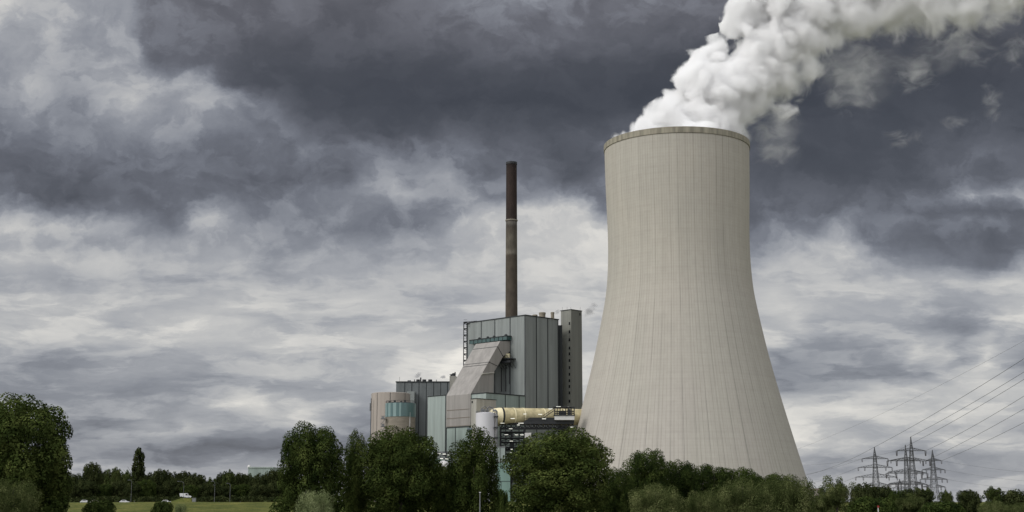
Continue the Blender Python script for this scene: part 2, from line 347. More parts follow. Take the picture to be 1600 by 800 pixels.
    bn = nd(nt, 'ShaderNodeBump', {'Strength': 0.3, 'Distance': 0.15, 'Height': math_(nt, 'SUBTRACT', 1.0, L1)})
    nt.links.new(bn.outputs[0], b.inputs['Normal'])
    return m
M['tower'] = tower_mat()
M['rimband'] = mat('weathered rim concrete', (0.245, 0.228, 0.178), 0.9, 0, 0.3, 0.5, 0.1)
M['tower_in'] = mat('damp inner concrete', (0.13, 0.125, 0.115), 0.9, 0, 0.2, 0.1)

def chimney_mat():
    m = mat('chimney shaft', (1, 1, 1), 0.9, 0, 0.22, 0.4, 0.5)
    nt = m.node_tree
    b = nt.nodes['Principled BSDF']
    tc = nd(nt, 'ShaderNodeTexCoord').outputs['Object']
    z = nd(nt, 'ShaderNodeSeparateXYZ', {0: tc}).outputs[2]
    n = nd(nt, 'ShaderNodeTexNoise', {'Vector': nd(nt, 'ShaderNodeMapping', {0: tc, 3: (0.35, 0.35, 0.25)}).outputs[0], 'Scale': 1.0, 'Detail': 5.0, 'Roughness': 0.7}).outputs[0]
    zz = math_(nt, 'MULTIPLY_ADD', math_(nt, 'SUBTRACT', n, 0.5), 2.5, z)
    f = nd(nt, 'ShaderNodeMapRange', {0: zz, 1: 60.0, 2: 220.0}).outputs[0]
    zc = lambda py: (P(800, py, 850).z - 60.0) / 160.0
    col = ramp(nt, f, [(zc(500), (0.068, 0.055, 0.042)), (zc(400), (0.062, 0.050, 0.038)), (zc(396), (0.135, 0.12, 0.098)), (zc(388), (0.085, 0.074, 0.058)),
                       (zc(372), (0.095, 0.084, 0.066)), (zc(357), (0.060, 0.050, 0.040)), (zc(354), (0.060, 0.052, 0.044)), (zc(349), (0.105, 0.096, 0.084)),
                       (zc(345), (0.075, 0.062, 0.055)), (zc(343), (0.026, 0.018, 0.0155)), (zc(300), (0.030, 0.020, 0.0165)), (zc(268), (0.025, 0.017, 0.0145)), (zc(258), (0.016, 0.011, 0.010))])
    old = b.inputs['Base Color'].links[0].from_socket
    c = nd(nt, 'ShaderNodeVectorMath', {0: old, 1: col}, operation='MULTIPLY').outputs[0]
    nt.links.new(c, b.inputs['Base Color'])
    return m
M['chimney'] = chimney_mat()

def grass_mat(name, c1, c2, c3):
    m = bpy.data.materials.new(name)
    m.use_nodes = True
    nt = m.node_tree
    b = nt.nodes['Principled BSDF']
    b.inputs['Roughness'].default_value = 0.9
    b.inputs['Specular IOR Level'].default_value = 0.1
    tc = nd(nt, 'ShaderNodeTexCoord').outputs['Object']
    n1 = nd(nt, 'ShaderNodeTexNoise', {'Vector': tc, 'Scale': 0.09, 'Detail': 8.0, 'Roughness': 0.7}).outputs[0]
    n2 = nd(nt, 'ShaderNodeTexNoise', {'Vector': tc, 'Scale': 0.9, 'Detail': 6.0, 'Roughness': 0.75}).outputs[0]
    f = math_(nt, 'MULTIPLY_ADD', math_(nt, 'SUBTRACT', n2, 0.5), 0.8, n1)
    col = ramp(nt, f, [(0.25, c1), (0.5, c2), (0.75, c3)])
    nt.links.new(col, b.inputs['Base Color'])
    bn = nd(nt, 'ShaderNodeBump', {'Strength': 0.8, 'Distance': 0.6, 'Height': n2})
    nt.links.new(bn.outputs[0], b.inputs['Normal'])
    return m
M['grass'] = grass_mat('dry meadow grass', (0.040, 0.055, 0.013), (0.095, 0.106, 0.026), (0.185, 0.172, 0.050))

M['farmland'] = grass_mat('stubble and farmland', (0.06, 0.056, 0.042), (0.095, 0.086, 0.066), (0.13, 0.115, 0.09))

def leaf_mat(name, dark, mid, light):
    m = bpy.data.materials.new(name)
    m.use_nodes = True
    nt = m.node_tree
    nt.nodes.clear()
    geo = nd(nt, 'ShaderNodeNewGeometry')
    tc = nd(nt, 'ShaderNodeTexCoord').outputs['Object']
    oi = nd(nt, 'ShaderNodeObjectInfo').outputs['Random']
    n1 = nd(nt, 'ShaderNodeTexNoise', {'Vector': tc, 'Scale': 0.33, 'Detail': 3.0, 'Roughness': 0.6}).outputs[0]
    f = math_(nt, 'ADD', math_(nt, 'MULTIPLY', geo.outputs['Random Per Island'], 0.20), math_(nt, 'MULTIPLY_ADD', math_(nt, 'SUBTRACT', n1, 0.5), 2.0, 0.40))
    f = math_(nt, 'MULTIPLY_ADD', math_(nt, 'SUBTRACT', oi, 0.5), 0.2, f)
    col = ramp(nt, f, [(0.1, dark), (0.5, mid), (0.95, light)])
    d = nd(nt, 'ShaderNodeBsdfDiffuse', {'Color': col})
    t = nd(nt, 'ShaderNodeBsdfTranslucent', {'Color': col})
    mx = nd(nt, 'ShaderNodeMixShader', {0: 0.22, 1: d.outputs[0], 2: t.outputs[0]})
    nd(nt, 'ShaderNodeOutputMaterial', {0: mx.outputs[0]})
    return m
M['leaf_dark'] = leaf_mat('dark foliage', (0.014, 0.023, 0.007), (0.047, 0.066, 0.018), (0.12, 0.145, 0.042))
M['leaf_deep'] = leaf_mat('deep foliage', (0.012, 0.020, 0.008), (0.038, 0.056, 0.015), (0.090, 0.115, 0.033))
M['leaf_mid'] = leaf_mat('mid foliage', (0.020, 0.031, 0.011), (0.048, 0.064, 0.020), (0.10, 0.115, 0.042))
M['leaf_willow'] = leaf_mat('willow foliage', (0.022, 0.032, 0.010), (0.070, 0.088, 0.031), (0.20, 0.215, 0.092))
M['leaf_silver'] = leaf_mat('silver willow foliage', (0.055, 0.076, 0.030), (0.145, 0.175, 0.078), (0.27, 0.30, 0.155))
M['leaf_far'] = leaf_mat('far foliage', (0.016, 0.023, 0.010), (0.036, 0.046, 0.017), (0.075, 0.085, 0.034))

# ------------------------------------------------------------------ mesh helpers
class MB:
    def __init__(self):
        self.v, self.f, self.mi = [], [], []
    def quad(self, pts, mi=0):
        n = len(self.v)
        self.v += [tuple(p) for p in pts]
        self.f.append(tuple(range(n, n + len(pts))))
        self.mi.append(mi)
    def prism(self, base, vec, mi=0, sides=None):
        """closed prism: polygon extruded by vec; sides = material per side"""
        n = len(self.v); k = len(base)
        self.v += [tuple(p) for p in base] + [tuple(Vector(p) + Vector(vec)) for p in base]
        self.f.append(tuple(range(n + k - 1, n - 1, -1))); self.mi.append(mi)
        self.f.append(tuple(range(n + k, n + 2 * k))); self.mi.append(mi)
        for i in range(k):
            j = (i + 1) % k
            self.f.append((n + i, n + j, n + k + j, n + k + i))
            self.mi.append(mi if sides is None else sides[i])
    def obox(self, o, ex, ey, ez, mi=0):
        o, ex, ey, ez = Vector(o), Vector(ex), Vector(ey), Vector(ez)
        self.prism([o, o + ex, o + ex + ey, o + ey], ez, mi)
    def box(self, x0, x1, y0, y1, z0, z1, mi=0):
        self.obox((x0, y0, z0), (x1 - x0, 0, 0), (0, y1 - y0, 0), (0, 0, z1 - z0), mi)
    def bar(self, a, b, r, mi=0, n=4, r2=None):
        a, b = Vector(a), Vector(b)
        d = b - a
        if d.length < 1e-6: return
        d.normalize()
        u = d.orthogonal().normalized(); w = d.cross(u)
        r2 = r if r2 is None else r2
        k = len(self.v)
        for c, rr in ((a, r), (b, r2)):
            for i in range(n):
                t = 2 * math.pi * (i + 0.5) / n
                self.v.append(tuple(c + (u * math.cos(t) + w * math.sin(t)) * rr))
        for i in range(n):
            j = (i + 1) % n
            self.f.append((k + i, k + j, k + n + j, k + n + i)); self.mi.append(mi)
        self.f.append(tuple(k + i for i in range(n - 1, -1, -1))); self.mi.append(mi)
        self.f.append(tuple(k + n + i for i in range(n))); self.mi.append(mi)
    def lathe(self, c, prof, n=48, mi=0, caps=True, mfun=None):
        c = Vector(c); k = len(self.v)
        for r, z in prof:
            for i in range(n):
                t = 2 * math.pi * i / n
                self.v.append((c.x + r * math.cos(t), c.y + r * math.sin(t), c.z + z))
        for s in range(len(prof) - 1):
            for i in range(n):
                j = (i + 1) % n
                self.f.append((k + s * n + i, k + s * n + j, k + (s + 1) * n + j, k + (s + 1) * n + i))
                self.mi.append(mi if mfun is None else mfun(s, i))
        if caps:
            self.f.append(tuple(k + i for i in range(n - 1, -1, -1))); self.mi.append(mi)
            e = k + (len(prof) - 1) * n
            self.f.append(tuple(e + i for i in range(n))); self.mi.append(mi)
    def tube(self, pts, r, mi=0, n=10, caps=True):
        pts = [Vector(p) for p in pts]; k = len(self.v); m = len(pts)
        rs = r if isinstance(r, (list, tuple)) else [r] * m
        up = Vector((0, 0, 1))
        for i, p in enumerate(pts):
            d = (pts[min(i + 1, m - 1)] - pts[max(i - 1, 0)]).normalized()
            u = up.cross(d)
            if u.length < 0.05: u = Vector((1, 0, 0))
            u.normalize(); w = d.cross(u)
            for j in range(n):
                t = 2 * math.pi * j / n
                self.v.append(tuple(p + (u * math.cos(t) + w * math.sin(t)) * rs[i]))
        for i in range(m - 1):
            for j in range(n):
                q = (j + 1) % n
                self.f.append((k + i * n + j, k + i * n + q, k + (i + 1) * n + q, k + (i + 1) * n + j)); self.mi.append(mi)
        if caps:
            self.f.append(tuple(k + j for j in range(n - 1, -1, -1))); self.mi.append(mi)
            e = k + (m - 1) * n
            self.f.append(tuple(e + j for j in range(n))); self.mi.append(mi)
    def build(self, name, mats, parent=None, smooth=False, origin=None):
        if not isinstance(mats, (list, tuple)): mats = [mats]
        me = bpy.data.meshes.new(name)
        o0 = Vector(origin) if origin is not None else (parent.location.copy() if parent is not None and parent.parent is None else None)
        vs = self.v
        if parent is not None and parent.parent is not None:
            o0 = parent.parent.location.copy()
        if o0 is not None:
            vs = [(x - o0.x, y - o0.y, z - o0.z) for x, y, z in vs]
        me.from_pydata(vs, [], self.f)
        for m in mats: me.materials.append(M[m] if isinstance(m, str) else m)
        me.polygons.foreach_set('material_index', self.mi)
        if smooth:
            me.polygons.foreach_set('use_smooth', [True] * len(me.polygons))
        me.update()
        o = bpy.data.objects.new(name, me)
        COL.objects.link(o)
        if parent is not None: o.parent = parent
        elif origin is not None: o.location = origin
        return o

def soft(o, ang=40):
    me = o.data
    me.polygons.foreach_set('use_smooth', [True] * len(me.polygons))
    me.set_sharp_from_angle(angle=math.radians(ang))
    return o

def thing(name, label, cat, loc, group=None):
    o = bpy.data.objects.new(name, None)
    o.empty_display_size = 1.0
    o.location = loc
    o['label'] = label; o['category'] = cat
    if group: o['group'] = group
    COL.objects.link(o)
    return o

def tag(o, label, cat, group=None):
    o['label'] = label; o['category'] = cat
    if group: o['group'] = group
    return o

def structure(o):
    o['kind'] = 'structure'
    return o

def copy_tree(o, parent=None):
    c = o.copy(); COL.objects.link(c)
    if parent is not None: c.parent = parent
    for ch in [x for x in o.children]:
        copy_tree(ch, c)
    return c

A_ = Vector((-RT, RT, 0))     # left and away
B_ = Vector((RT, RT, 0))      # right and away
UP = Vector((0, 0, 1))

def len_left(K, px):          # how far from K along A_ until photo column px
    u = (px - 800) / F_PX
    return (K.x - u * (K.y * CT + (K.z - CAM.z) * ST)) / (RT * (1 + u * CT))
def len_right(K, px):
    u = (px - 800) / F_PX
    return (u * (K.y * CT + (K.z - CAM.z) * ST) - K.x) / (RT * (1 - u * CT))
def on_plane(px, py, P0, d):  # where the sight line meets the vertical plane through P0 along d
    n = Vector((-d.y, d.x, 0))
    p, q = pq(px, py)
    r = Vector((p, 1.0, q))
    t = (P0 - CAM).dot(n) / r.dot(n)
    return CAM + r * t

# ------------------------------------------------------------------ ground, dike, road
mb = MB()
mb.quad([(-30000, -3000, -0.02), (30000, -3000, -0.02), (30000, 30000, -0.02), (-30000, 30000, -0.02)])
structure(mb.build('ground', 'farmland'))

def terrain(name, prof, x0, x1, nx, mats, jit=0.25, endfall=True):
    rng = random.Random(5)
    v, f = [], []
    m = len(prof)
    for i in range(nx + 1):
        x = x0 + (x1 - x0) * i / nx
        for k, (y, z) in enumerate(prof):
            jj = 0 if k in (0, m - 1) else mnoise.noise(Vector((x * 0.03, y * 0.05, 1.0))) * jit
            v.append((x, y, z + jj))
    for i in range(nx):
        for k in range(m - 1):
            a = i * m + k
            f.append((a, a + m, a + m + 1, a + 1))
    me = bpy.data.meshes.new(name)
    me.from_pydata(v, [], f)
    me.materials.append(M[mats])
    me.polygons.foreach_set('use_smooth', [True] * len(f))
    o = bpy.data.objects.new(name, me); COL.objects.link(o)
    return structure(o)
terrain('dike', [(540, -0.05), (560, 0.25), (600, 3.4), (628, 5.9), (636, 6.35), (641, 6.3), (645, 5.8), (652, 5.7), (661, 5.7), (664, 6.0), (2200, 6.0), (2300, -0.05)], -1500, 1500, 300, 'grass', 0.22)
mb = MB()
mb.box(-700, -50, 653, 660, 5.4, 5.84)
structure(mb.build('road', 'asphalt'))
mb = MB()
for i in range(24):
    x = -690 + i * 26
    mb.box(x, x + 6, 656.4, 656.6, 5.844, 5.848)
mb.build('road_marking', 'white2')['kind'] = 'structure'

# ------------------------------------------------------------------ cooling tower
TX, TD = 81.0, 680.0
prof_px = [(232, 112.6), (265, 112.3), (297, 111.8), (330, 110.8), (362, 109.9), (395, 109.9), (427, 111.4), (460, 114.5), (505, 123.8), (537, 130.6), (570, 138.4), (602, 147), (635, 156), (667, 165.2), (700, 174.8), (760, 192.5)]
prof = []
for py, hw in prof_px:
    q = pq(1060, py)[1]
    z = CAM.z + q * TD
    dep = TD * CT + (z - CAM.z) * ST
    r = hw * dep / F_PX * 0.9985
    prof.append((r, z))
ZTOP = prof[0][1] + 1.2
prof[0] = (prof[0][0], ZTOP)
ZLEG = prof[-1][1]
tw = thing('cooling_tower', 'huge pale concrete hyperboloid cooling tower with steam rising from its mouth', 'cooling tower', (TX, TD, GZ))
# smooth the profile
rr = np.array([p[0] for p in prof][::-1]); zz = np.array([p[1] for p in prof][::-1])
zs = np.linspace(zz[0], zz[-1], 70)
rs = np.interp(zs, zz, rr)
for _ in range(6):
    rs[1:-1] = (rs[:-2] + 2 * rs[1:-1] + rs[2:]) / 4
RTOP = float(rs[-1])
mb = MB()
outer = [(float(r), float(z)) for r, z in zip(rs, zs)]
inner = [(r - 0.9, z) for r, z in reversed(outer)]
loop = outer + inner + [outer[0]]
mb.lathe((TX, TD, 0), loop, 192, caps=False, mfun=lambda s, i: 0 if s < len(outer) - 1 else 1)
sh = mb.build('shell', ['tower', 'tower_in'], tw)
soft(sh, 35)
mb = MB()
rb = 2.7
mb.lathe((TX, TD, 0), [(RTOP + 0.02, ZTOP - rb), (RTOP + 0.3, ZTOP - rb + 0.1), (RTOP + 0.3, ZTOP + 0.25), (RTOP - 1.4, ZTOP + 0.25), (RTOP - 1.4, ZTOP - 0.2), (RTOP + 0.02, ZTOP - 0.2), (RTOP + 0.02, ZTOP - rb)], 192, caps=False)
soft(mb.build('rim_ring', 'rimband', tw), 35)
mb = MB()
mb.lathe((TX, TD, 0), [(outer[0][0] + 0.01, ZLEG - 0.6), (outer[0][0] + 0.9, ZLEG - 0.6), (outer[0][0] + 0.9, ZLEG + 0.4), (outer[0][0] + 0.01, ZLEG + 0.4), (outer[0][0] + 0.01, ZLEG - 0.6)], 192, caps=False)
soft(mb.build('base_ring', 'concrete_light', tw), 35)
NCOL = 40
for i in range(NCOL):
    mb = MB()
    t0 = 2 * math.pi * i / NCOL; dt = math.pi / NCOL
    r1, r0 = outer[0][0], outer[0][0] + 2.6
    top = Vector((TX + r1 * math.cos(t0), TD + r1 * math.sin(t0), ZLEG - 0.5))
    for s in (-1, 1):
        mb.bar((TX + r0 * math.cos(t0 + s * dt), TD + r0 * math.sin(t0 + s * dt), GZ - 0.3), top, 0.55, n=8)
    mb.build('column', 'concrete_light', tw)

# ------------------------------------------------------------------ boiler house
K = P(821, 493, 720)
LB, RB = len_left(K, 730), len_right(K, 872.5)

def clad_box(K, L, R, z0, seams_l, seams_r, name, mats, parent, roof_lip=0.5, sw=0.30):
    """house block turned 45 degrees: corner K (top), L m along A_, R m along B_"""
    mb = MB()
    b = Vector((K.x, K.y, z0)); h = K.z - z0
    mb.obox(b, A_ * L, B_ * R, UP * h, 0)
    # dark joints, 6 cm proud
    for s in seams_l:
        mb.obox(b + A_ * (s - sw) - B_ * 0.06, A_ * 2 * sw, B_ * 0.05, UP * (h - 0.1), 1)
    for s in seams_r:
        mb.obox(b + B_ * (s - sw) - A_ * 0.06, B_ * 2 * sw, A_ * 0.05, UP * (h - 0.1), 1)
    if roof_lip:
        mb.obox(b - A_ * 0.25 - B_ * 0.25 + UP * (h + 0.004), A_ * (L + 0.5), B_ * 0.7, UP * roof_lip, 1)
        mb.obox(b - A_ * 0.25 + B_ * 0.452 + UP * (h + 0.004), A_ * 0.7, B_ * (R - 0.2), UP * roof_lip, 1)
    return mb.build(name, mats, parent)

boiler = thing('boiler_house', 'tallest grey clad boiler house block below the brown chimney', 'building', (K.x, K.y, GZ))
KL = lambda px: len_left(K, px)
KR = lambda px: len_right(K, px)
clad_box(K, LB, RB, GZ - 0.5, [KL(752), KL(773.3), KL(797.2), 0.35, LB - 0.3], [KR(838), KR(855.7), RB - 0.4], 'wall', ['clad_grey', 'seam'], boiler)
# teal canopy over the duct head
mb = MB()
c0, c1 = KL(799), KL(741)
zc0 = on_plane(799, 531.5, K, A_).z; zc1 = on_plane(799, 526, K, A_).z
base = Vector((K.x, K.y, zc0))
mb.obox(base + A_ * c0 - B_ * 3.2, A_ * (c1 - c0), B_ * 3.15, UP * (zc1 - zc0), 0)
n = 9
for i in range(n + 1):
    s = c0 + (c1 - c0) * i / n
    mb.obox(base + A_ * (s - 0.12) - B_ * 3.35, A_ * 0.24, B_ * 0.145, UP * (zc1 - zc0), 1)
mb.obox(base + A_ * (c0 - 0.3) - B_ * 3.5 + UP * (zc1 - zc0 + 0.004), A_ * (c1 - c0 + 0.6), B_ * 3.4, UP * 0.35, 1)
mb.build('canopy', ['dark_glass', 'seam'], boiler)
for i, s in enumerate((0.22, 0.45, 0.62, 0.93)):
    mb = MB()
    o = base + A_ * (c1 + (c0 - c1) * s) - B_ * 2.0 + UP * (zc1 - zc0 + 0.35)
    mb.lathe(o, [(0.7, 0), (0.8, 0.5), (0.45, 0.9), (0.1, 1.0)], 10)
    mb.build('floodlight', 'steel', boiler)
# roof units: round tan fans
for px0, px1, py0, py1 in ((832, 840, 493, 497), (842, 853, 491.5, 499), (860.5, 866.5, 493, 501)):
    c = P((px0 + px1) / 2, py1, 733)
    r = m_at((px1 - px0) / 2, 733); h = m_at(py1 - py0, 733)
    mb = MB()
    mb.lathe((c.x, c.y + 2, K.z - 0.02), [(r * 0.9, 0), (r * 0.9, h + 0.3), (r, h + 0.3), (r, h + 1.1), (r * 0.8, h + 1.2)], 20)
    soft(mb.build('roof_fan', 'tan', boiler))
# service balcony on the face beside the duct
mb = MB()
bp = on_plane(784, 562, K, A_); bq = on_plane(806, 559, K, A_)
s0 = (bp - K).dot(A_); s1 = (bq - K).dot(A_); bz = bp.z - 0.6
o = Vector((K.x, K.y, bz))
mb.obox(o + A_ * s1 - B_ * 4.2, A_ * (s0 - s1), B_ * 4.1, UP * 0.5, 0)
mb.obox(o + A_ * s1 - B_ * 4.2 + UP * -1.8, A_ * (s0 - s1) * 0.7, B_ * 1.6, UP * 1.1, 0)
for i in range(6):
    s = s1 + (s0 - s1) * i / 5
    mb.bar(o + A_ * s - B_ * 4.1 + UP * 0.5, o + A_ * s - B_ * 4.1 + UP * 2.0, 0.09)
    mb.bar(o + A_ * s - B_ * 4.1, o + A_ * s - B_ * 0.1 + UP * -4.5, 0.12)
for h in (1.2, 2.0):
    mb.bar(o + A_ * s0 - B_ * 4.1 + UP * h, o + A_ * s1 - B_ * 4.1 + UP * h, 0.09)
mb.build('service_balcony', 'steel', boiler)
for px, w in ((798, 2.4), (800.8, 1.6)):
    mb = MB()
    q = on_plane(px, 556.5, K, A_)
    mb.obox(q - B_ * 3.0 - A_ * 0.2 + UP * -0.9, A_ * w, B_ * 1.0, UP * 2.0)
    mb.build('machine_cabinet', 'cream_light', boiler)
# pipes on the shaded wall under the duct
for px, y0, y1 in ((785, 575, 612), (791.5, 570, 612), (797.4, 565, 600)):
    mb = MB()
    a = on_plane(px, y0, K, A_) - B_ * 0.6; b = Vector((a.x, a.y, on_plane(px, y1, K, A_).z))
    mb.bar(a, b, 0.28, n=8)
    mb.build('downpipe', 'steel', boiler)

# steel ladder tower at the left edge
mb = MB()
lt = K + A_ * (LB + 0.6)
D_l = lt.y
e0, e1 = P(724.6, 503, D_l), P(730.0, 503, D_l)
zt, zb = e0.z, P(727, 578, D_l).z
ladder = thing('ladder_tower', 'narrow open steel ladder tower on the left edge of the boiler house', 'ladder', (e0.x, D_l, GZ))
for x in (e0.x, e1.x - 0.2):
    for y in (D_l, D_l + 2.0):
        mb.bar((x, y, GZ), (x, y, zt), 0.2)
mb.build('mast', 'steel', ladder)
nl = 13
for i in range(nl):
    z = zt - (zt - zb) * i / 7.6
    if z < GZ + 4: break
    mb = MB()
    mb.box(e0.x - 0.2, e1.x, D_l - 0.3, D_l + 2.2, z - 0.35, z)
    mb.bar((e0.x, D_l - 0.25, z - 0.3), (e1.x - 0.2, D_l - 0.25, z - 1.6), 0.12)
    mb.bar((e1.x - 0.2, D_l - 0.25, z - 0.3), (e0.x, D_l - 0.25, z - 1.2), 0.10)
    mb.bar((e0.x, D_l - 0.3, z + 1.1), (e1.x, D_l - 0.3, z + 1.1), 0.07)
    mb.build('platform', 'steel', ladder)
mb = MB()
for z in (zt, zt - 1.2):
    mb.bar((e0.x, D_l, z), P(745, 503, D_l - 4).xy.to_3d() + Vector((0, 0, z)), 0.13)
for px in (733, 737, 741, 745):
    p = P(px, 503, D_l - 2.5)
    mb.bar((p.x, p.y, zt - 3.0), (p.x, p.y, zt), 0.1)
mb.build('railing', 'steel', ladder)

# ------------------------------------------------------------------ inclined flue gas duct
N0 = K + A_ * KL(797.2)                       # near end plane runs through here along B_
def npt(px, py):
    q = on_plane(px, py, N0, B_)
    return (q - N0).dot(-B_), q.z              # distance out from the boiler wall, height
s_top, z_top = npt(781.5, 533)
s_mid, z_mid = npt(752.5, 584)
s_bot, z_bot = npt(735.5, 615.5)
z_low = npt(735.5, 665)[1]
sb1, zb1 = npt(786, 557)
sb2, zb2 = npt(771.5, 582)
sb3, zb3 = npt(771, 614)
qn = N0 - B_ * s_top; qn.z = z_top
Wd = len_left(qn, 743.5)
duct = thing('flue_gas_duct', 'beige grey inclined box duct running down from the boiler house', 'duct', (N0.x, N0.y, GZ))
prof2 = [(0.15, z_top + 1.0, 0), (s_top, z_top, 0)]
def sub(p, q, cuts):
    out = []
    for t in cuts:
        out.append((p[0] + (q[0] - p[0]) * t, p[1] + (q[1] - p[1]) * t))
    return out
pts, sides = [], []
def add(pt, m): pts.append(pt); sides.append(m)
add((0.15, z_top + 0.5), 0)
add((s_top, z_top), 0)
c = sub((s_top, z_top), (s_bot, z_bot), (0.10, 0.112, 0.40, 0.411, 0.445, 0.456))
add(c[0], 1); add(c[1], 0); add(c[2], 1); add(c[3], 0); add(c[4], 1); add(c[5], 0)
add((s_bot, z_bot), 0)
L_face = (z_bot - z_low)
add((s_bot, z_low), 0)
add((sb3, z_low), 0)
add((sb3, zb3), 0)
add((sb2, zb2), 0)
add((sb1, zb1), 0)
add((0.15, zb1 + (zb1 - zb2) * 0.35), 0)
mb = MB()
base = [N0 - B_ * s + UP * (z - N0.z) for s, z in pts]
mb.prism(base, A_ * Wd, 0, sides)
# pale flange on the side at the lower bend
f0 = N0 - B_ * sb2 + UP * (zb2 - N0.z) - A_ * 0.25
f1 = N0 - B_ * s_mid + UP * (z_mid - N0.z) - A_ * 0.25
mb.bar(f0 - UP * 0.2, f1 - UP * 0.2, 0.45, 2)
t0 = N0 - B_ * (s_top * 0.5 + sb1 * 0.5) + UP * ((z_top + zb1) / 2 - N0.z)
mb.bar(N0 - B_ * c[2][0] + UP * (c[2][1] - N0.z) - A_ * 0.05, N0 - B_ * (sb1 * 0.4 + sb2 * 0.6) + UP * (zb1 * 0.4 + zb2 * 0.6 - N0.z) - A_ * 0.05, 0.16, 1)
mb.bar(N0 - B_ * c[0][0] + UP * (c[0][1] - N0.z) - A_ * 0.05, N0 - B_ * sb1 + UP * (zb1 - N0.z) - A_ * 0.05, 0.16, 1)
mb.build('casing', ['clad_beige', 'seam', 'clad_stone'], duct)
mb = MB()
for i in range(1, 4):
    z = z_bot - (z_bot - z_low) * (0.22 + 0.26 * i)
    o = N0 - B_ * (s_bot + 0.12) + UP * (z - N0.z)
    mb.obox(o + A_ * 0.6, A_ * (Wd - 1.2), B_ * 0.1, UP * 0.28, 0)
mb.build('stiffener', 'bronze', duct)

# lower block under the duct: grey green doors and a mint bay to the left
KBk = N0 - B_ * s_bot
KBk.z = z_low
lowb = thing('filter_building', 'pale mint and grey green block under the foot of the duct', 'building', (KBk.x, KBk.y, GZ))
mb = MB()
b0 = Vector((KBk.x, KBk.y, GZ - 0.5))
mb.obox(b0 + B_ * 0.1, A_ * (Wd - 0.02), B_ * 14, UP * (z_low - GZ + 0.45), 0)
wl = len_left(KBk, 711.5)
for s in (0.4, wl, Wd - 0.3):
    mb.obox(b0 + A_ * (s - 0.22), A_ * 0.44, B_ * 0.09, UP * (z_low - GZ), 1)
mb.obox(b0 + UP * (z_low - GZ - 0.2), A_ * Wd, B_ * 0.08, UP * 0.5, 1)
mb.build('wall', ['clad_green', 'seam'], lowb)
KM = KBk + A_ * (Wd + 0.1)
zm = on_plane(690, 618.5, KM, A_).z
KM.z = zm
mb = MB()
Lm = len_left(KM, 668.5)
b1 = Vector((KM.x, KM.y, GZ - 0.5))
mb.obox(b1, A_ * Lm, B_ * 18, UP * (zm - GZ + 0.5), 0)
mb.obox(b1 - B_ * 0.1 - A_ * 0.0, A_ * 0.5, B_ * 0.09, UP * (zm - GZ + 0.4), 1)
mb.obox(b1 - B_ * 0.2 - A_ * 0.0 + UP * (zm - GZ + 0.504), A_ * (Lm + 0.2), B_ * 0.6, UP * 0.35, 1)
mb.build('mint_bay', ['clad_mint', 'seam'], lowb)
q = KM + A_ * (Lm * 0.05) + B_ * 8
mb = MB()
mb.obox(Vector((q.x, q.y, zm + 0.05)), A_ * 7, B_ * 5, UP * 2.2)
mb.build('roof_hut', 'clad_mint', lowb)

# bunker wing running out from the boiler house corner
ZBk = on_plane(760, 614.5, K, B_).z
dB = (on_plane(760, 614.5, K, B_) - K).dot(-B_)
KB = K - B_ * dB + A_ * 0.2
KB.z = ZBk
bunk = thing('bunker_wing', 'low grey green clad wing in front of the boiler house corner', 'building', (KB.x, KB.y, GZ))
mb = MB()
b = Vector((KB.x, KB.y, GZ - 0.5)); h = ZBk - GZ + 0.5
LA = (N0 - K).dot(A_) - 0.6
mb.obox(b, A_ * LA, B_ * (dB - 0.15), UP * h, 0)
for px in (789.5, 811):
    s = len_right(KB, px)
    mb.obox(b + B_ * (s - 0.28) - A_ * 0.06, B_ * 0.56, A_ * 0.05, UP * (h - 0.1), 1)
mb.obox(b + B_ * 0.0 - A_ * 0.2 + UP * (h + 0.004), B_ * (dB - 0.3), A_ * 0.7, UP * 0.5, 1)
mb.obox(b - B_ * 0.2 + A_ * 0.502 + UP * (h + 0.004), A_ * (LA - 0.6), B_ * 0.6, UP * 0.5, 1)
mb.build('wall', ['clad_green', 'seam'], bunk)
mb = MB()
mb.obox(b + B_ * 0.2 - B_ * 0.26 + UP * (h - 3.6), A_ * (LA * 0.9), B_ * 0.05, UP * 3.5, 0)
mb.build('fascia', 'clad_mint', bunk)

# beige stair block in front of the wing
KS = P(744.5, 623.0, 676)
stair = thing('lift_block', 'plain beige block behind the white silo', 'building', (KS.x, KS.y, GZ))
clad_box(KS, len_left(KS, 736.3), len_right(KS, 775), GZ - 0.5, [], [], 'wall', ['clad_stone', 'seam'], stair, 0.3)
mb = MB()
q = on_plane(738.2, 630, KS, A_)
mb.obox(q - B_ * 0.12 - A_ * 0.3, A_ * 0.8, B_ * 0.1, UP * 1.0)
mb.build('window', 'window', stair)

# right hand stair tower
KT = P(892.3, 484.0, 741)
st = thing('stair_tower', 'slim olive grey tower with a column of small dark windows', 'tower', (KT.x, KT.y, GZ))
LT, RTT = len_left(KT, 876.3), len_right(KT, 909)
clad_box(KT, LT, RTT, GZ - 0.5, [], [], 'wall', ['clad_olive', 'seam'], st, 0.35)
for y in (505.5, 518.5, 531, 544, 553, 563.5, 574.5, 585, 595, 604, 614, 627):
    q = on_plane(890, y, KT, A_)
    w = MB()
    w.obox(q - B_ * 0.16 - A_ * 0.45 - UP * 0.7, A_ * 0.95, B_ * 0.13, UP * 1.5, 0)
    w.build('window', 'window', st)
w = MB()
q = on_plane(905.3, 491.5, KT, B_)
w.obox(q - A_ * 0.16 - UP * 0.5, B_ * 0.7, A_ * 0.13, UP * 1.3)
w.build('window', 'window', st)
for px in (878.5, 886, 892, 906.5):
    w = MB(); q = P(px, 484.5, KT.y + 3)
    w.bar((q.x, q.y, KT.z - 0.2), (q.x, q.y, KT.z + 1.9), 0.06)
    w.build('lightning_rod', 'steel', st)
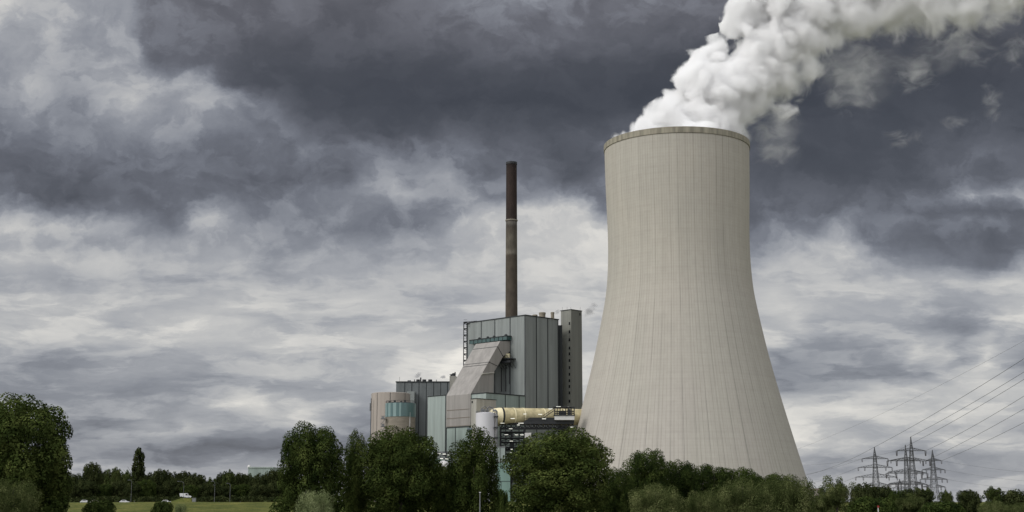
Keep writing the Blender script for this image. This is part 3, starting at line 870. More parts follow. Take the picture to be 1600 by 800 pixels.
# dark recess between boiler house and stair tower
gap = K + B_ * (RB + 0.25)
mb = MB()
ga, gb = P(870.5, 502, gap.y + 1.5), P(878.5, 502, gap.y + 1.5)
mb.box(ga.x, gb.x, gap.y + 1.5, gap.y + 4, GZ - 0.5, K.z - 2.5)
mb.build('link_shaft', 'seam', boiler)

# ------------------------------------------------------------------ chimney
CP = P(799.2, 500, 850)
ch = thing('chimney', 'tall slender chimney, dark red brown above and weathered brown below', 'chimney', (CP.x, CP.y, GZ))
zt = P(800, 254, 850).z
def crad(py, w): return w / 2 * (850 * CT + (P(800, py, 850).z - 2) * ST) / F_PX
zb = P(800, 497, 850).z
r_t, r_b = crad(254, 16.6), crad(497, 19.0)
r0 = r_b + (r_b - r_t) * (zb - GZ) / (zt - zb)
mb = MB()
pr = []
for i in range(31):
    t = i / 30
    pr.append((r0 + (r_t - r0) * t, (zt - GZ) * t))
pr += [(r_t - 0.5, zt - GZ), (r_t - 0.5, zt - GZ - 6)]
mb.lathe((CP.x, CP.y, GZ), pr, 40, caps=False)
o = mb.build('shaft', 'chimney', ch); soft(o)
o.data.transform(__import__('mathutils').Matrix.Translation((0, 0, GZ)))
o.location = (0, 0, -GZ)
for py in (344.5,):
    z = P(800, py, 850).z
    t = (z - GZ) / (zt - GZ); r = r0 + (r_t - r0) * t
    mb = MB()
    mb.lathe((CP.x, CP.y, z), [(r + 0.03, -0.5), (r + 0.35, -0.4), (r + 0.35, 0.3), (r + 0.03, 0.4)], 40, caps=False)
    mb.build('gallery_ring', 'concrete', ch)
mb = MB()
mb.lathe((CP.x, CP.y, zt), [(r_t + 0.02, -1.4), (r_t + 0.18, -1.3), (r_t + 0.18, 0.1), (r_t - 0.5, 0.12)], 40, caps=False)
mb.build('cap_ring', 'steel', ch)

# ------------------------------------------------------------------ turbine hall on the left
D = 792
hl = P(619, 597.5, D); hr = P(706, 597.5, D)
hall = thing('turbine_hall', 'long dark grey clad hall with three roof fans', 'building', ((hl.x + hr.x) / 2, D, GZ))
mb = MB()
mb.box(hl.x, hr.x + 12, D, D + 45, GZ - 0.5, hl.z, 0)
for px in (632.3, 643.3, 654.5, 666, 677.5, 688.5, 699):
    x = P(px, 620, D).x
    mb.box(x - 0.22, x + 0.22, D - 0.06, D - 0.01, GZ, hl.z - 0.05, 1)
mb.box(hl.x - 0.3, hr.x + 12, D - 0.3, D + 0.4, hl.z + 0.004, hl.z + 0.6, 1)
mb.build('wall', ['clad_dark', 'seam'], hall)
for px0, px1 in ((650.3, 656), (659.8, 666), (669, 675.3)):
    mb = MB(); c = P((px0 + px1) / 2, 597, D + 4); r = m_at((px1 - px0) / 2, D)
    mb.lathe((c.x, c.y, hl.z - 0.1), [(r * 0.85, 0), (r * 0.85, 0.8), (r, 0.8), (r, 2.0), (r * 0.8, 2.1)], 18)
    soft(mb.build('roof_fan', 'steel', hall))
mb = MB(); c = P(639.3, 597, D + 4)
mb.box(c.x - 0.9, c.x + 0.9, c.y, c.y + 2, hl.z - 0.1, hl.z + 1.6)
mb.build('roof_vent', 'steel_mid', hall)
for px, h, r in ((657.3, 3.0, 0.4), (647.6, 1.9, 0.22), (681.8, 1.8, 0.18), (624.3, 3.4, 0.07)):
    mb = MB(); c = P(px, 597, D + 3)
    mb.bar((c.x, c.y, hl.z - 0.1), (c.x, c.y, hl.z + h), r, n=10)
    mb.build('exhaust_pipe', 'steel', hall)
mb = MB()
s0_, s1_ = P(636, 610, D - 6), P(647.5, 610, D - 6)
mb.box(s0_.x, s1_.x, D - 6, D - 0.1, GZ - 0.5, P(640, 611.5, D - 6).z)
mb.build('side_bay', 'clad_grey', hall)
# small plant room behind the duct
q = P(702.5, 587.5, 775); q2 = P(713, 587.5, 775)
pr_ = thing('plant_room', 'small beige plant room with roof machinery behind the duct', 'building', (q.x, 775, GZ))
mb = MB(); mb.box(q.x, q2.x, 775, 783, GZ - 0.5, q.z)
mb.build('wall', 'clad_stone', pr_)
for px, h, w in ((705, 1.0, 1.0), (708.5, 1.7, 1.3), (711, 2.3, 0.6)):
    mb = MB(); c = P(px, 587, 776)
    mb.box(c.x - w / 2, c.x + w / 2, 776, 777.5, q.z - 0.01, q.z + h)
    mb.bar((c.x - w, 776, q.z + 0.8), (c.x + w, 776, q.z + 1.2), 0.12)
    mb.build('roof_machine', 'steel', pr_)

# ------------------------------------------------------------------ silos
def silo_c(px0, px1, D): 
    c = P((px0 + px1) / 2, 640, D); return c.x, m_at((px1 - px0) / 2, D)
x, r = silo_c(580, 640.5, 745)
zt = P(610, 613.5, 745 - 8).z
sil = thing('ash_silo', 'broad round sand coloured silo at the left end of the works', 'silo', (x, 745, GZ))
mb = MB()
mb.lathe((x, 745, GZ), [(r, -0.5), (r, zt - GZ), (r - 0.6, zt - GZ + 0.25), (0.5, zt - GZ + 0.9)], 64)
soft(mb.build('wall', 'clad_sand', sil))
mb = MB()
for px in (591.5, 612, 634):
    a = math.acos((P(px, 640, 745).x - x) / r)
    n = Vector((math.cos(a), -math.sin(a), 0)); t = Vector((n.y, -n.x, 0))
    o = Vector((x, 745, GZ)) + n * (r - 0.02)
    mb.obox(o - t * 0.12, t * 0.24, n * 0.08, UP * (zt - GZ - 0.1))
mb.build('joint', 'seam', sil)
mb = MB(); q = P(579, 636, 745)
mb.box(x - r - 0.7, x - r + 0.1, 744, 746, q.z - 2.0, q.z + 2.0)
mb.build('valve_box', 'steel_mid', sil)
mb = MB(); mb.bar((x - r + 0.6, 738.5, GZ), (x - r + 0.6, 738.5, q.z + 4), 0.2, n=8)
mb.build('downpipe', 'steel', sil)

x, r = silo_c(602.5, 649, 700)
zcap0, zcap1 = P(625, 650.5, 700 - r).z, P(625, 629.0, 700 - r).z
gs = thing('coal_silo', 'round brown concrete silo with a turquoise glazed top', 'silo', (x, 700, GZ))
mb = MB(); mb.lathe((x, 700, GZ), [(r, -0.5), (r, zcap0 - GZ)], 64)
soft(mb.build('drum', 'concrete', gs))
mb = MB()
mb.lathe((x, 700, zcap0), [(r + 0.15, 0), (r + 0.15, zcap1 - zcap0), (r - 0.5, zcap1 - zcap0 + 0.2), (0.3, zcap1 - zcap0 + 0.5)], 60,
         mfun=lambda s, i: 1 if (s == 0 and i % 60 in (33, 34, 37, 38, 41, 42, 45)) else (2 if s >= 1 else 0))
mb.build('glazed_top', ['cap_glass', 'pale_glass', 'seam'], gs)
mb = MB()
for i in range(26):
    a = 2 * math.pi * i / 26
    p = Vector((x + (r - 0.2) * math.cos(a), 700 + (r - 0.2) * math.sin(a), zcap1))
    mb.bar(p, p + UP * 1.2, 0.07)
    a2 = 2 * math.pi * (i + 1) / 26
    mb.bar(p + UP * 1.2, Vector((x + (r - 0.2) * math.cos(a2), 700 + (r - 0.2) * math.sin(a2), zcap1 + 1.2)), 0.07)
mb.build('railing', 'steel', gs)
for i, px in enumerate((609, 617, 627, 633)):
    mb = MB(); q = P(px, 628, 697)
    mb.box(q.x - 0.5, q.x + 0.5, 696, 697, zcap1 + 0.1, zcap1 + 1.0 + 0.3 * (i % 2))
    mb.build('roof_box', 'steel', gs)
mb = MB(); q = P(640, 644, 700 - r)
mb.bar((q.x, 700 - r * 0.72, GZ), (q.x, 700 - r * 0.72 , q.z), 0.22, n=8)
mb.build('riser_pipe', 'white2', gs)
mb = MB()
for yy in (654, 666):
    q = P(598.5, yy, 696)
    mb.box(q.x - 1.0, q.x + 1.4, 694, 698, q.z - 0.25, q.z)
    mb.box(q.x - 0.6, q.x + 0.6, 695, 696.5, q.z, q.z + 1.0)
    mb.bar((q.x - 0.9, 694, q.z - 3), (q.x + 1.2, 696, q.z), 0.12)
    mb.bar((q.x - 1.0, 694, q.z + 1.1), (q.x + 1.4, 694, q.z + 1.1), 0.07)
mb.build('side_platform', 'steel_mid', gs)

x, r = silo_c(743.3, 775.5, 655)
zt = P(760, 645, 655 - r).z
ws = thing('lime_silo', 'smooth white cylindrical silo with pipework on its lid', 'silo', (x, 655, GZ))
mb = MB(); mb.lathe((x, 655, GZ), [(r, -0.5), (r, zt - GZ), (r - 0.3, zt - GZ + 0.2), (0.4, zt - GZ + 0.9)], 56)
soft(mb.build('drum', 'white', ws))
mb = MB(); z = P(760, 684, 655 - r).z
mb.lathe((x, 655, z), [(r + 0.01, -0.25), (r + 0.15, -0.2), (r + 0.15, 0.2), (r + 0.01, 0.25)], 56, caps=False)
mb.build('band', 'steel_mid', ws)
rng = random.Random(3)
mb = MB()
for i in range(22):
    a = 2 * math.pi * i / 22; a2 = 2 * math.pi * (i + 1) / 22
    p = Vector((x + (r - .2) * math.cos(a), 655 + (r - .2) * math.sin(a), zt)); p2 = Vector((x + (r - .2) * math.cos(a2), 655 + (r - .2) * math.sin(a2), zt))
    mb.bar(p, p + UP * 1.1, 0.06); mb.bar(p + UP * 1.1, p2 + UP * 1.1, 0.06); mb.bar(p + UP * .6, p2 + UP * .6, 0.05)
mb.build('railing', 'steel_mid', ws)
mb = MB()
mb.box(x - 2.4, x - 0.6, 653, 655.5, zt + 0.3, zt + 2.0)
mb.box(x - 1.6, x + 1.2, 652, 654, zt + 1.2, zt + 1.6)
mb.tube([(x + 0.5, 654, zt), (x + 0.8, 654, zt + 2.4), (x + 1.6, 654, zt + 3.0), (x + 3.0, 654, zt + 2.6), (x + 3.6, 654, zt + 0.8)], 0.3)
mb.bar((x - 2.2, 653, zt + 2), (x - 0.5, 653, zt + 3.2), 0.18); mb.bar((x - 0.5, 653, zt + 3.2), (x + 0.6, 653, zt + 2.2), 0.15)
mb.build('filter_unit', 'steel_mid', ws)
mb = MB()
q = P(776.4, 640, 652); 
mb.tube([(q.x, 652, GZ), (q.x, 652, zt - 1), (q.x, 652, zt + 0.6), (q.x - 0.6, 652, zt + 1.3), (q.x - 1.6, 652.5, zt + 1.3)], 0.42, n=12)
mb.bar((q.x - 1.1, 652.3, GZ), (q.x - 1.1, 652.3, zt), 0.15, n=6)
mb.build('riser_pipe', 'steel_mid', ws)
for yy in (651, 668, 684):
    mb = MB(); z = P(776, yy, 652).z
    mb.box(q.x - 1.3, q.x + 0.7, 651.2, 652.8, z - 0.3, z + 0.3)
    mb.build('pipe_clamp', 'steel', ws)

# ------------------------------------------------------------------ cream flue gas pipe and its bridge
a = P(783, 650.2, 664); b = Vector((TX - 43.5, 681.0, P(905, 652, 681).z))
pipe = thing('flue_gas_pipe', 'fat cream yellow pipe running level into the cooling tower', 'pipe', (a.x, a.y, GZ))
R1 = m_at(13.2, 664); R2 = m_at(12.4, 681)
ax = (b - a); axl = ax.length; axn = ax.normalized()
mb = MB()
mb.tube([a + ax * t for t in np.linspace(0, 1, 12)], [R1 + (R2 - R1) * t for t in np.linspace(0, 1, 12)], n=40)
soft(mb.build('barrel', 'cream', pipe))
mb = MB()
mb.tube([a - axn * 0.0, a - axn * 1.2 + B_ * 0.2, a - axn * 2.6 + Vector((0, 1.6, -0.2)), a - axn * 3.4 + Vector((0, 5, -0.5)), a - axn * 3.4 + Vector((0, 14, -0.5))], R1 * 0.99, n=36)
soft(mb.build('elbow', 'cream_light', pipe))
def ring(t, w, ro, name, m_):
    mb = MB(); c = a + ax * t; rr_ = R1 + (R2 - R1) * t
    mb.tube([c - axn * w, c + axn * w], rr_ + ro, n=40)
    soft(mb.build(name, m_, pipe))
ring(0.005, 0.3, 0.16, 'flange', 'seam')
for t in (0.13, 0.235, 0.46, 0.68, 0.9): ring(t, 0.25, 0.10, 'flange', 'cream_light')

bridge = thing('pipe_bridge', 'dark steel truss bridge and platforms under the cream pipe', 'bridge', ((a.x + b.x) / 2, 668, GZ))
def BP(px, py, D=668): return P(px, py, D)
rail = []
def truss(x0, x1, D, zb_, zt_, n, r=0.16, name='truss'):
    mb = MB()
    for y in (D - 2.5, D + 2.5):
        mb.bar((x0, y, zb_), (x1, y, zb_), r * 1.3); mb.bar((x0, y, zt_), (x1, y, zt_), r * 1.3)
        for i in range(n):
            xa = x0 + (x1 - x0) * i / n; xb = x0 + (x1 - x0) * (i + 1) / n
            mb.bar((xa, y, zb_), (xb, y, zt_), r * 0.8); mb.bar((xb, y, zb_), (xa, y, zt_), r * 0.8)
            mb.bar((xa, y, zb_), (xa, y, zt_), r)
        mb.bar((x1, y, zb_), (x1, y, zt_), r)
    mb.build(name, 'steel', bridge)
xl, xr = BP(781, 666).x, BP(900, 666).x
z1, z2 = BP(800, 669.5).z, BP(800, 662.5).z
truss(xl, xr - 1.5, 666, z1, z2, 16)
mb = MB(); mb.box(xl, xr - 1, 663.4, 668.6, z1 - 0.45, z1 - 0.17)
mb.build('deck', 'steel', bridge)
# enclosed walkway and cable trays in front of the pipe
mb = MB()
w0, w1 = BP(818, 655, 661), BP(897, 661, 661)
zA, zB_ = BP(850, 652.5, 661).z, BP(850, 661.5, 661).z
mb.prism([(w0.x, 660.5, zB_ - 0.3), (w1.x, 660.5, zB_ - 0.3), (w1.x, 660.5, zA), (w0.x + 3.0, 660.5, zA), (w0.x - 1.0, 660.5, zB_)], (0, 1.2, 0))
mb.build('cable_tray', 'steel', bridge)
# upper platform with white cabin near the tower
p0, p1 = BP(866.5, 656, 659), BP(897.5, 656, 659)
mb = MB(); mb.box(p0.x, p1.x, 658, 661.5, BP(880, 656, 658).z, BP(880, 649.5, 658).z)
mb.build('cabin', 'white2', bridge)
mb = MB()
zf = BP(880, 649.3, 658).z
mb.box(p0.x - 0.4, p1.x + 0.3, 657.6, 662.5, zf + 0.01, zf + 0.4)
for i in range(8):
    xx = p0.x + (p1.x - p0.x) * i / 7
    mb.bar((xx, 657.8, zf), (xx, 657.8, zf + 3.9), 0.12)
    mb.bar((xx, 662.2, zf), (xx, 662.2, zf + 3.9), 0.12)
for h in (1.2, 2.1, 3.9):
    mb.bar((p0.x, 657.8, zf + h), (p1.x, 657.8, zf + h), 0.14)
    mb.bar((p0.x, 662.2, zf + h), (p1.x, 662.2, zf + h), 0.14)
mb.box(p0.x + 2, p0.x + 5, 658.5, 660.5, zf + 0.4, zf + 2.2)
mb.box(p0.x + 6, p0.x + 7.5, 658.5, 660.5, zf + 0.4, zf + 3.0)
mb.box(p0.x - 0.8, p1.x - 1, 658.2, 662.4, zf + 3.9, zf + 4.15)
mb.build('gantry', 'steel', bridge)
mb = MB()
g0 = BP(846, 655, 659); g1 = BP(868, 640, 659)
for y in (658.5, 660):
    mb.bar((g0.x, y, g0.z), (g1.x, y, g1.z), 0.14); mb.bar((g0.x, y, g0.z + 1.1), (g1.x, y, g1.z + 1.1), 0.09)
for i in range(9):
    t = i / 8
    mb.bar((g0.x + (g1.x - g0.x) * t, 658.5, g0.z + (g1.z - g0.z) * t), (g0.x + (g1.x - g0.x) * t, 658.5, g0.z + (g1.z - g0.z) * t + 1.1), 0.07)
mb.bar((g0.x - 8, 658.5, g0.z + 0.4), (g0.x, 658.5, g0.z + .4), 0.09); mb.bar((g0.x - 8, 658.5, g0.z - 0.5), (g0.x, 658.5, g0.z - .5), 0.12)
mb.build('stairs', 'steel', bridge)
mb = MB()
t0_, t1_ = BP(874, 671, 664), BP(899, 671, 668)
mb.tube([(t0_.x, 664, t0_.z), (t0_.x + 2, 664, t0_.z - 1.5), (t0_.x + 5, 665, t0_.z - 0.7), (t1_.x, 668, t1_.z - 0.5)], 0.5)
mb.tube([(t0_.x + 1, 663, t0_.z + 0.4), (t0_.x + 3, 663, t0_.z - .8), (t1_.x - 1, 667, t1_.z + 0.3)], 0.3)
mb.build('hanging_pipe', 'steel', bridge)
# support tower with platforms and pipes
cx0, cx1, cx2 = BP(782, 700).x, BP(799, 700).x, BP(819, 700).x
for x_ in (cx0, cx1, cx2):
    for y_ in (662, 671):
        mb = MB(); mb.bar((x_, y_, GZ - 0.3), (x_, y_, z1 - 0.4), 0.42)
        mb.build('column', 'steel', bridge)
for yy in (674, 683.5, 690, 698, 708, 720, 735, 752):
    z = BP(800, yy, 662).z
    mb = MB()
    mb.box(cx0 - 0.3, cx2 + 0.4, 661, 672, z - 0.3, z)
    for h in (0.6, 1.2):
        mb.bar((cx0, 661, z + h), (cx2, 661, z + h), 0.07)
    for i in range(9):
        xx = cx0 + (cx2 - cx0) * i / 8
        mb.bar((xx, 661, z), (xx, 661, z + 1.2), 0.06)
    mb.build('platform', 'steel', bridge)
rng = random.Random(11)
mb = MB()
zz_ = [BP(800, yy, 662).z for yy in (674, 683.5, 690, 698, 708, 720, 735, 752)]
for i in range(len(zz_) - 1):
    for (xa, xb) in ((cx0, cx1), (cx1, cx2)):
        mb.bar((xa, 661.8, zz_[i]), (xb, 661.8, zz_[i + 1]), 0.14); mb.bar((xb, 661.8, zz_[i]), (xa, 661.8, zz_[i + 1]), 0.14)
mb.build('bracing', 'steel', bridge)
for i in range(16):
    mb = MB()
    k = rng.randrange(0, 5); zq = zz_[k]
    xq = rng.uniform(cx0, cx2 - 1); w = rng.uniform(1.0, 3.2)
    if rng.random() < 0.5:
        mb.bar((xq, 662 + rng.random() * 6, zq - 1.2), (xq + w, 662 + rng.random() * 6, zq - 1.2), rng.uniform(.3, .7), n=12)
    else:
        mb.box(xq, xq + w * 0.7, 663, 665, zq - 2.2, zq - 0.4)
    mb.build('machinery', rng.choice(['steel', 'steel_mid', 'steel', 'blue_steel']), bridge)
mb = MB(); q = BP(820, 680, 660)
mb.box(q.x, q.x + 3.0, 660, 662.5, q.z - 1.4, q.z + 1.1)
mb.build('switch_box', 'white2', bridge)
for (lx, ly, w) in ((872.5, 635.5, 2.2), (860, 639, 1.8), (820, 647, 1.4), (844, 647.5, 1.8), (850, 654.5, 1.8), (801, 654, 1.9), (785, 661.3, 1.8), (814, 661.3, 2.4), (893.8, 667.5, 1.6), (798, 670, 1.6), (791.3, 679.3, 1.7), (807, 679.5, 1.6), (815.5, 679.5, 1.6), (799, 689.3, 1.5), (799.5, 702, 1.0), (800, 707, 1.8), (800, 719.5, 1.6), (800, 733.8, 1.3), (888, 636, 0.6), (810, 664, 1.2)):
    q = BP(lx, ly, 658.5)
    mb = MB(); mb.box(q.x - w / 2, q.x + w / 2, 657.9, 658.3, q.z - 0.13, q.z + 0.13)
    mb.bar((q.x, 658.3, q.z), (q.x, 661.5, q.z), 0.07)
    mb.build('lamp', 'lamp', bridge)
mb = MB(); q = BP(734, 672, 668)
mb.bar((q.x - 1.2, 668, q.z), (q.x + 1.2, 668, q.z), 1.1, n=16)
mb.bar((q.x - 1.0, 668, q.z - 2.5), (q.x + 1.0, 668, q.z - 2.5), 0.5, n=8)
mb.box(q.x - 0.4, q.x + 0.4, 667.5, 668.5, q.z - 2.6, q.z)
mb.build('wall_fan', 'blue_steel', stair)

# teal sheds and pipe rack at the foot
KQ = P(789, 699, 650)
ts = thing('teal_shed', 'narrow teal clad shed below the white silo, the upper one', 'shed', (KQ.x, KQ.y, GZ))
mb = MB()
q0_ = P(774, 699, 650)
mb.box(q0_.x, KQ.x, 650, 656, GZ - 0.5, KQ.z, 0); mb.box(P(781.3, 700, 650).x - 0.12, P(781.3, 700, 650).x + 0.12, 649.93, 649.99, GZ, KQ.z - 0.1, 1)
mb.build('wall', ['clad_mint', 'seam'], ts)
mb = MB(); mb.box(q0_.x - 0.2, KQ.x + 0.2, 649.8, 656.2, KQ.z + 0.004, KQ.z + 0.4)
mb.build('roof', 'steel_mid', ts)
KQ2 = P(797, 722.5, 646)
ts2 = thing('teal_annex', 'wider teal clad annex at the foot of the pipe supports', 'shed', (KQ2.x, KQ2.y, GZ))
mb = MB()
q0_ = P(775, 722, 646)
mb.box(q0_.x, KQ2.x, 646, 649.5, GZ - 0.5, KQ2.z, 0)
for zz in (P(790, 752, 646).z,): mb.box(q0_.x, KQ2.x, 645.93, 645.99, zz - 0.12, zz + 0.12, 1)
xs_ = P(783, 750, 646).x; mb.box(xs_ - 0.1, xs_ + 0.1, 645.93, 645.99, GZ, P(790, 753, 646).z, 1)
mb.build('wall', ['clad_teal', 'seam'], ts2)
mb = MB(); mb.box(q0_.x - 0.2, KQ2.x + 0.15, 645.8, 649.7, KQ2.z + 0.004, KQ2.z + 0.3)
mb.build('roof', 'steel_mid', ts2)

rack = thing('pipe_rack', 'tangle of grey pipes with a pale round tank at the mint block foot', 'pipes', (P(690, 720, 655).x, 655, GZ))
mb = MB()
for yy, rr_ in ((707.5, 0.55), (712, 0.4), (716, 0.5)):
    l, r_ = P(676, yy, 655), P(707, yy, 657)
    mb.tube([(l.x, 655, GZ), (l.x, 655, l.z - 1), (l.x + .6, 655, l.z), (r_.x - 2, 657, r_.z), (r_.x - 0.4, 657, r_.z - 0.6), (r_.x, 657, GZ)], rr_)
mb.build('pipework', 'steel_mid', rack)
mb = MB()
for px in (679, 688, 697, 705):
    q = P(px, 706, 656); mb.bar((q.x, 656, GZ), (q.x, 656, q.z), 0.18)
for yy in (706, 711, 717):
    mb.bar(P(678, yy, 656), P(706, yy, 656), 0.15)
mb.build('frame', 'steel', rack)
mb = MB(); q = P(693, 727, 652)
mb.lathe((q.x, 652, GZ), [(2.6, -0.5), (2.6, q.z - GZ), (2.3, q.z - GZ + 0.9), (1.5, q.z - GZ + 1.7), (0.4, q.z - GZ + 2.1)], 24)
soft(mb.build('tank', 'white2', rack), 60)
mb = MB(); q = P(684, 718, 653)
mb.box(q.x - 1.5, q.x + 1.5, 653, 655, GZ, q.z)
mb.build('control_box', 'clad_teal', rack)
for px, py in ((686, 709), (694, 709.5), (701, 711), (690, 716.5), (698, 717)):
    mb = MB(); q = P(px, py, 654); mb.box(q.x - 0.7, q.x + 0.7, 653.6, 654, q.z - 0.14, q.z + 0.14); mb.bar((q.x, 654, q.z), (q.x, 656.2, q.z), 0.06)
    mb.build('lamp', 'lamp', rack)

# ------------------------------------------------------------------ low pump house and far green building
q0_, q1_ = P(1258, 765.5, 640), P(1284, 765.5, 640)
ph = thing('pump_house', 'low brown flat roofed building at the right foot of the cooling tower', 'building', ((q0_.x + q1_.x) / 2, 640, GZ))
mb = MB(); mb.box(q0_.x, q1_.x, 640, 652, GZ - 0.5, q0_.z); mb.build('wall', 'clad_sand', ph)
mb = MB(); mb.box(q0_.x - 0.4, q1_.x + 0.5, 639.5, 652.5, q0_.z + 0.004, q0_.z + 0.7); mb.build('roof', 'bronze', ph)
mb = MB(); q = P(1270, 770, 640); mb.box(q.x - 0.8, q.x + 0.8, 639.9, 639.97, q.z - 0.7, q.z + 0.7); mb.build('window', 'window', ph)
mb = MB()
for px in (1261.8, 1264):
    q = P(px, 752.5, 641); mb.bar((q.x, 641, q0_.z), (q.x, 641, q.z), 0.08)
q = P(1263, 755, 641); mb.bar((q.x - .6, 641, q.z), (q.x + .6, 641, q.z), 0.07)
mb.build('mast', 'steel', ph)

q0_, q1_ = P(388, 731.5, 1050), P(426.5, 731.5, 1050)
fh = thing('warehouse', 'distant green clad warehouse above the left tree row', 'building', ((q0_.x + q1_.x) / 2, 1050, GZ))
mb = MB(); mb.box(q0_.x, q1_.x, 1050, 1080, GZ - 0.5, q0_.z); mb.build('wall', 'clad_green', fh)
mb = MB(); mb.box(q0_.x - 0.3, q1_.x + 0.3, 1049.6, 1080.4, q0_.z + 0.004, q0_.z + 0.9); mb.build('roof', 'clad_mint', fh)
mb = MB(); q = P(389.3, 729, 1055); mb.lathe((q.x, 1055, q0_.z), [(1.2, 0), (1.3, 1.2), (0.9, 2.2), (0.2, 2.5)], 16); mb.build('roof_dome', 'white2', fh)

# ------------------------------------------------------------------ pylons
def pylon(D, apex, arms, wb, label, insul=False, dep=0.0, zg=GZ):
    ap = P(apex[0], apex[1], D)
    root = thing('pylon', label, 'pylon', (ap.x, D, zg), 'lattice pylons right of the cooling tower')
    H = ap.z - zg
    w0 = m_at(wb, D)                                     # half width at ground
    z_arm = [P(apex[0], y, D).z for y, _, _ in arms]
    ztop = z_arm[0] + 0.8
    wt_ = m_at(2.1, D)                                   # half width at top crossarm
    def hw(z):
        if z >= ztop: return max(0.12, wt_ * (ap.z - z) / (ap.z - ztop))
        return wt_ + (w0 - wt_) * ((ztop - z) / (ztop - zg)) ** 1.15
    mb = MB()
    zs = []
    z = zg - 0.3
    while z < ztop - 0.5:
        zs.append(z); z += max(2.2, hw(z) * 1.7)
    zs.append(ztop)
    k = 5
    zs += [ztop + (ap.z - ztop) * (i + 1) / k for i in range(k)]
    cs = ((-1, -1), (1, -1), (1, 1), (-1, 1))
    rl = 0.16
    for i in range(len(zs) - 1):
        h0, h1 = hw(zs[i]), hw(zs[i + 1])
        for j in range(4):
            c0, c1 = cs[j], cs[(j + 1) % 4]
            A0 = (ap.x + c0[0] * h0, D + c0[1] * h0, zs[i]); A1 = (ap.x + c0[0] * h1, D + c0[1] * h1, zs[i + 1])
            B0 = (ap.x + c1[0] * h0, D + c1[1] * h0, zs[i]); B1 = (ap.x + c1[0] * h1, D + c1[1] * h1, zs[i + 1])
            mb.bar(A0, A1, rl)
            mb.bar(A0, B1, rl * 0.6); mb.bar(B0, A1, rl * 0.6)
            if i % 2 == 0: mb.bar(A0, B0, rl * 0.55)
    mb.build('mast', 'galv', root)
    for (y, xl, xr), za in zip(arms, z_arm):
        mb = MB()
        h = hw(za)
        tips = []
        mb.bar((ap.x - h, D, za), (ap.x + h, D, za), rl)
        mb.bar((ap.x - h, D - h, za), (ap.x + h, D + h, za), rl); mb.bar((ap.x - h, D + h, za), (ap.x + h, D - h, za), rl)
        mb.bar((ap.x - h, D - h, za), (ap.x + h, D - h, za), rl); mb.bar((ap.x - h, D + h, za), (ap.x + h, D + h, za), rl)
        for xe in (xl, xr):
            tip = P(xe, y, D); tip.z = za; sgn = -1 if tip.x < ap.x else 1
            tip.y = D + sgn * dep * abs(tip.x - ap.x)
            tips.append(tip)
            L = abs(tip.x - ap.x)
            zu = za + min(2.4, 0.10 * L + 0.9)
            for yy in (-1, 1):
                s0 = Vector((ap.x + sgn * h, D + yy * h, za)); s1 = Vector((ap.x + sgn * h * .9, D + yy * h * .9, zu))
                mb.bar(s0, tip, rl * 0.85); mb.bar(s1, tip + UP * 0.1, rl * 0.75)
                n = 6
                for i in range(n):
                    t, t2 = i / n, (i + 1) / n
                    lo, hi = s0.lerp(tip, t), s1.lerp(tip, t2)
                    mb.bar(lo, hi, rl * 0.45); mb.bar(s1.lerp(tip, t), s0.lerp(tip, t), rl * 0.4)
            for i in range(6):
                t = i / 6
                a_ = Vector((ap.x + sgn * h, D - h, za)).lerp(tip, t); b_ = Vector((ap.x + sgn * h, D + h, za)).lerp(tip, t)
                mb.bar(a_, b_, rl * 0.4)
        arm = mb.build('crossarm', 'galv', root)
        arm['tips'] = [c for t in tips for c in t]
        fr = (1.0, 0.62) if y != arms[0][0] else (1.0,)
        for tip in tips:
            for f_ in fr:
                xx = ap.x + (tip.x - ap.x) * f_; yy_ = D + (tip.y - D) * f_
                m2 = MB()
                l = 2.3 if not insul else 3.2
                for s in (-0.35, 0.35):
                    m2.bar((xx + s, yy_, za - 0.1), (xx + s * 0.6, yy_, za - l), 0.16 if not insul else 0.24, n=6)
                ins = m2.build('insulator', 'insul', arm)
    del_tips = [c for c in root.children if 'tips' in c.keys()]
    res = []
    for c in del_tips:
        t = list(c['tips']); del c['tips']
        res.append((Vector(t[:3]), Vector(t[3:])))
    return root, ap, res
pA, apA, armA = pylon(980, (1366.2, 698.5), [(716.8, 1347, 1387.5), (730.5, 1341, 1394), (745.6, 1337, 1402), (758, 1350, 1390)], 6.5, 'leftmost lattice pylon with four crossarms, standing apart from the pair')
pB, apB, armB = pylon(900, (1422.9, 682.5), [(704.4, 1401, 1446), (720.2, 1386.5, 1453), (739.5, 1385, 1449), (757, 1388, 1449)], 7.5, 'tallest lattice pylon, with insulators hanging from its top crossarm', True)
pC, apC, armC = pylon(1020, (1414.5, 695), [(719, 1392, 1438), (737.5, 1388, 1442), (755.5, 1389, 1440)], 5.5, 'slimmer lattice pylon close behind the tallest one')
pD, apD, armD = pylon(990, (1456.7, 703), [(719.8, 1446.5, 1471), (734.2, 1440.8, 1476.5), (749, 1438, 1480), (761, 1441, 1477)], 6.8, 'rightmost lattice pylon with four crossarms of growing width')
pE, apE, armE = pylon(1350, (1405.5, 748.5), [(757, 1392, 1419), (763, 1390, 1421)], 3.5, 'small far lattice pylon low between the others')

# ------------------------------------------------------------------ power lines
def cable(a, b, sag, label, r=0.10, n=28):
    mb = MB()
    pts = []
    for i in range(n + 1):
        t = i / n
        p = a.lerp(b, t); p.z -= sag * 4 * t * (1 - t)
        pts.append(p)
    mb.tube(pts, r * 0.8, n=5)
    o = mb.build('power_line', 'cable', None)
    tag(o, label, 'cable', 'overhead power lines')
    return o
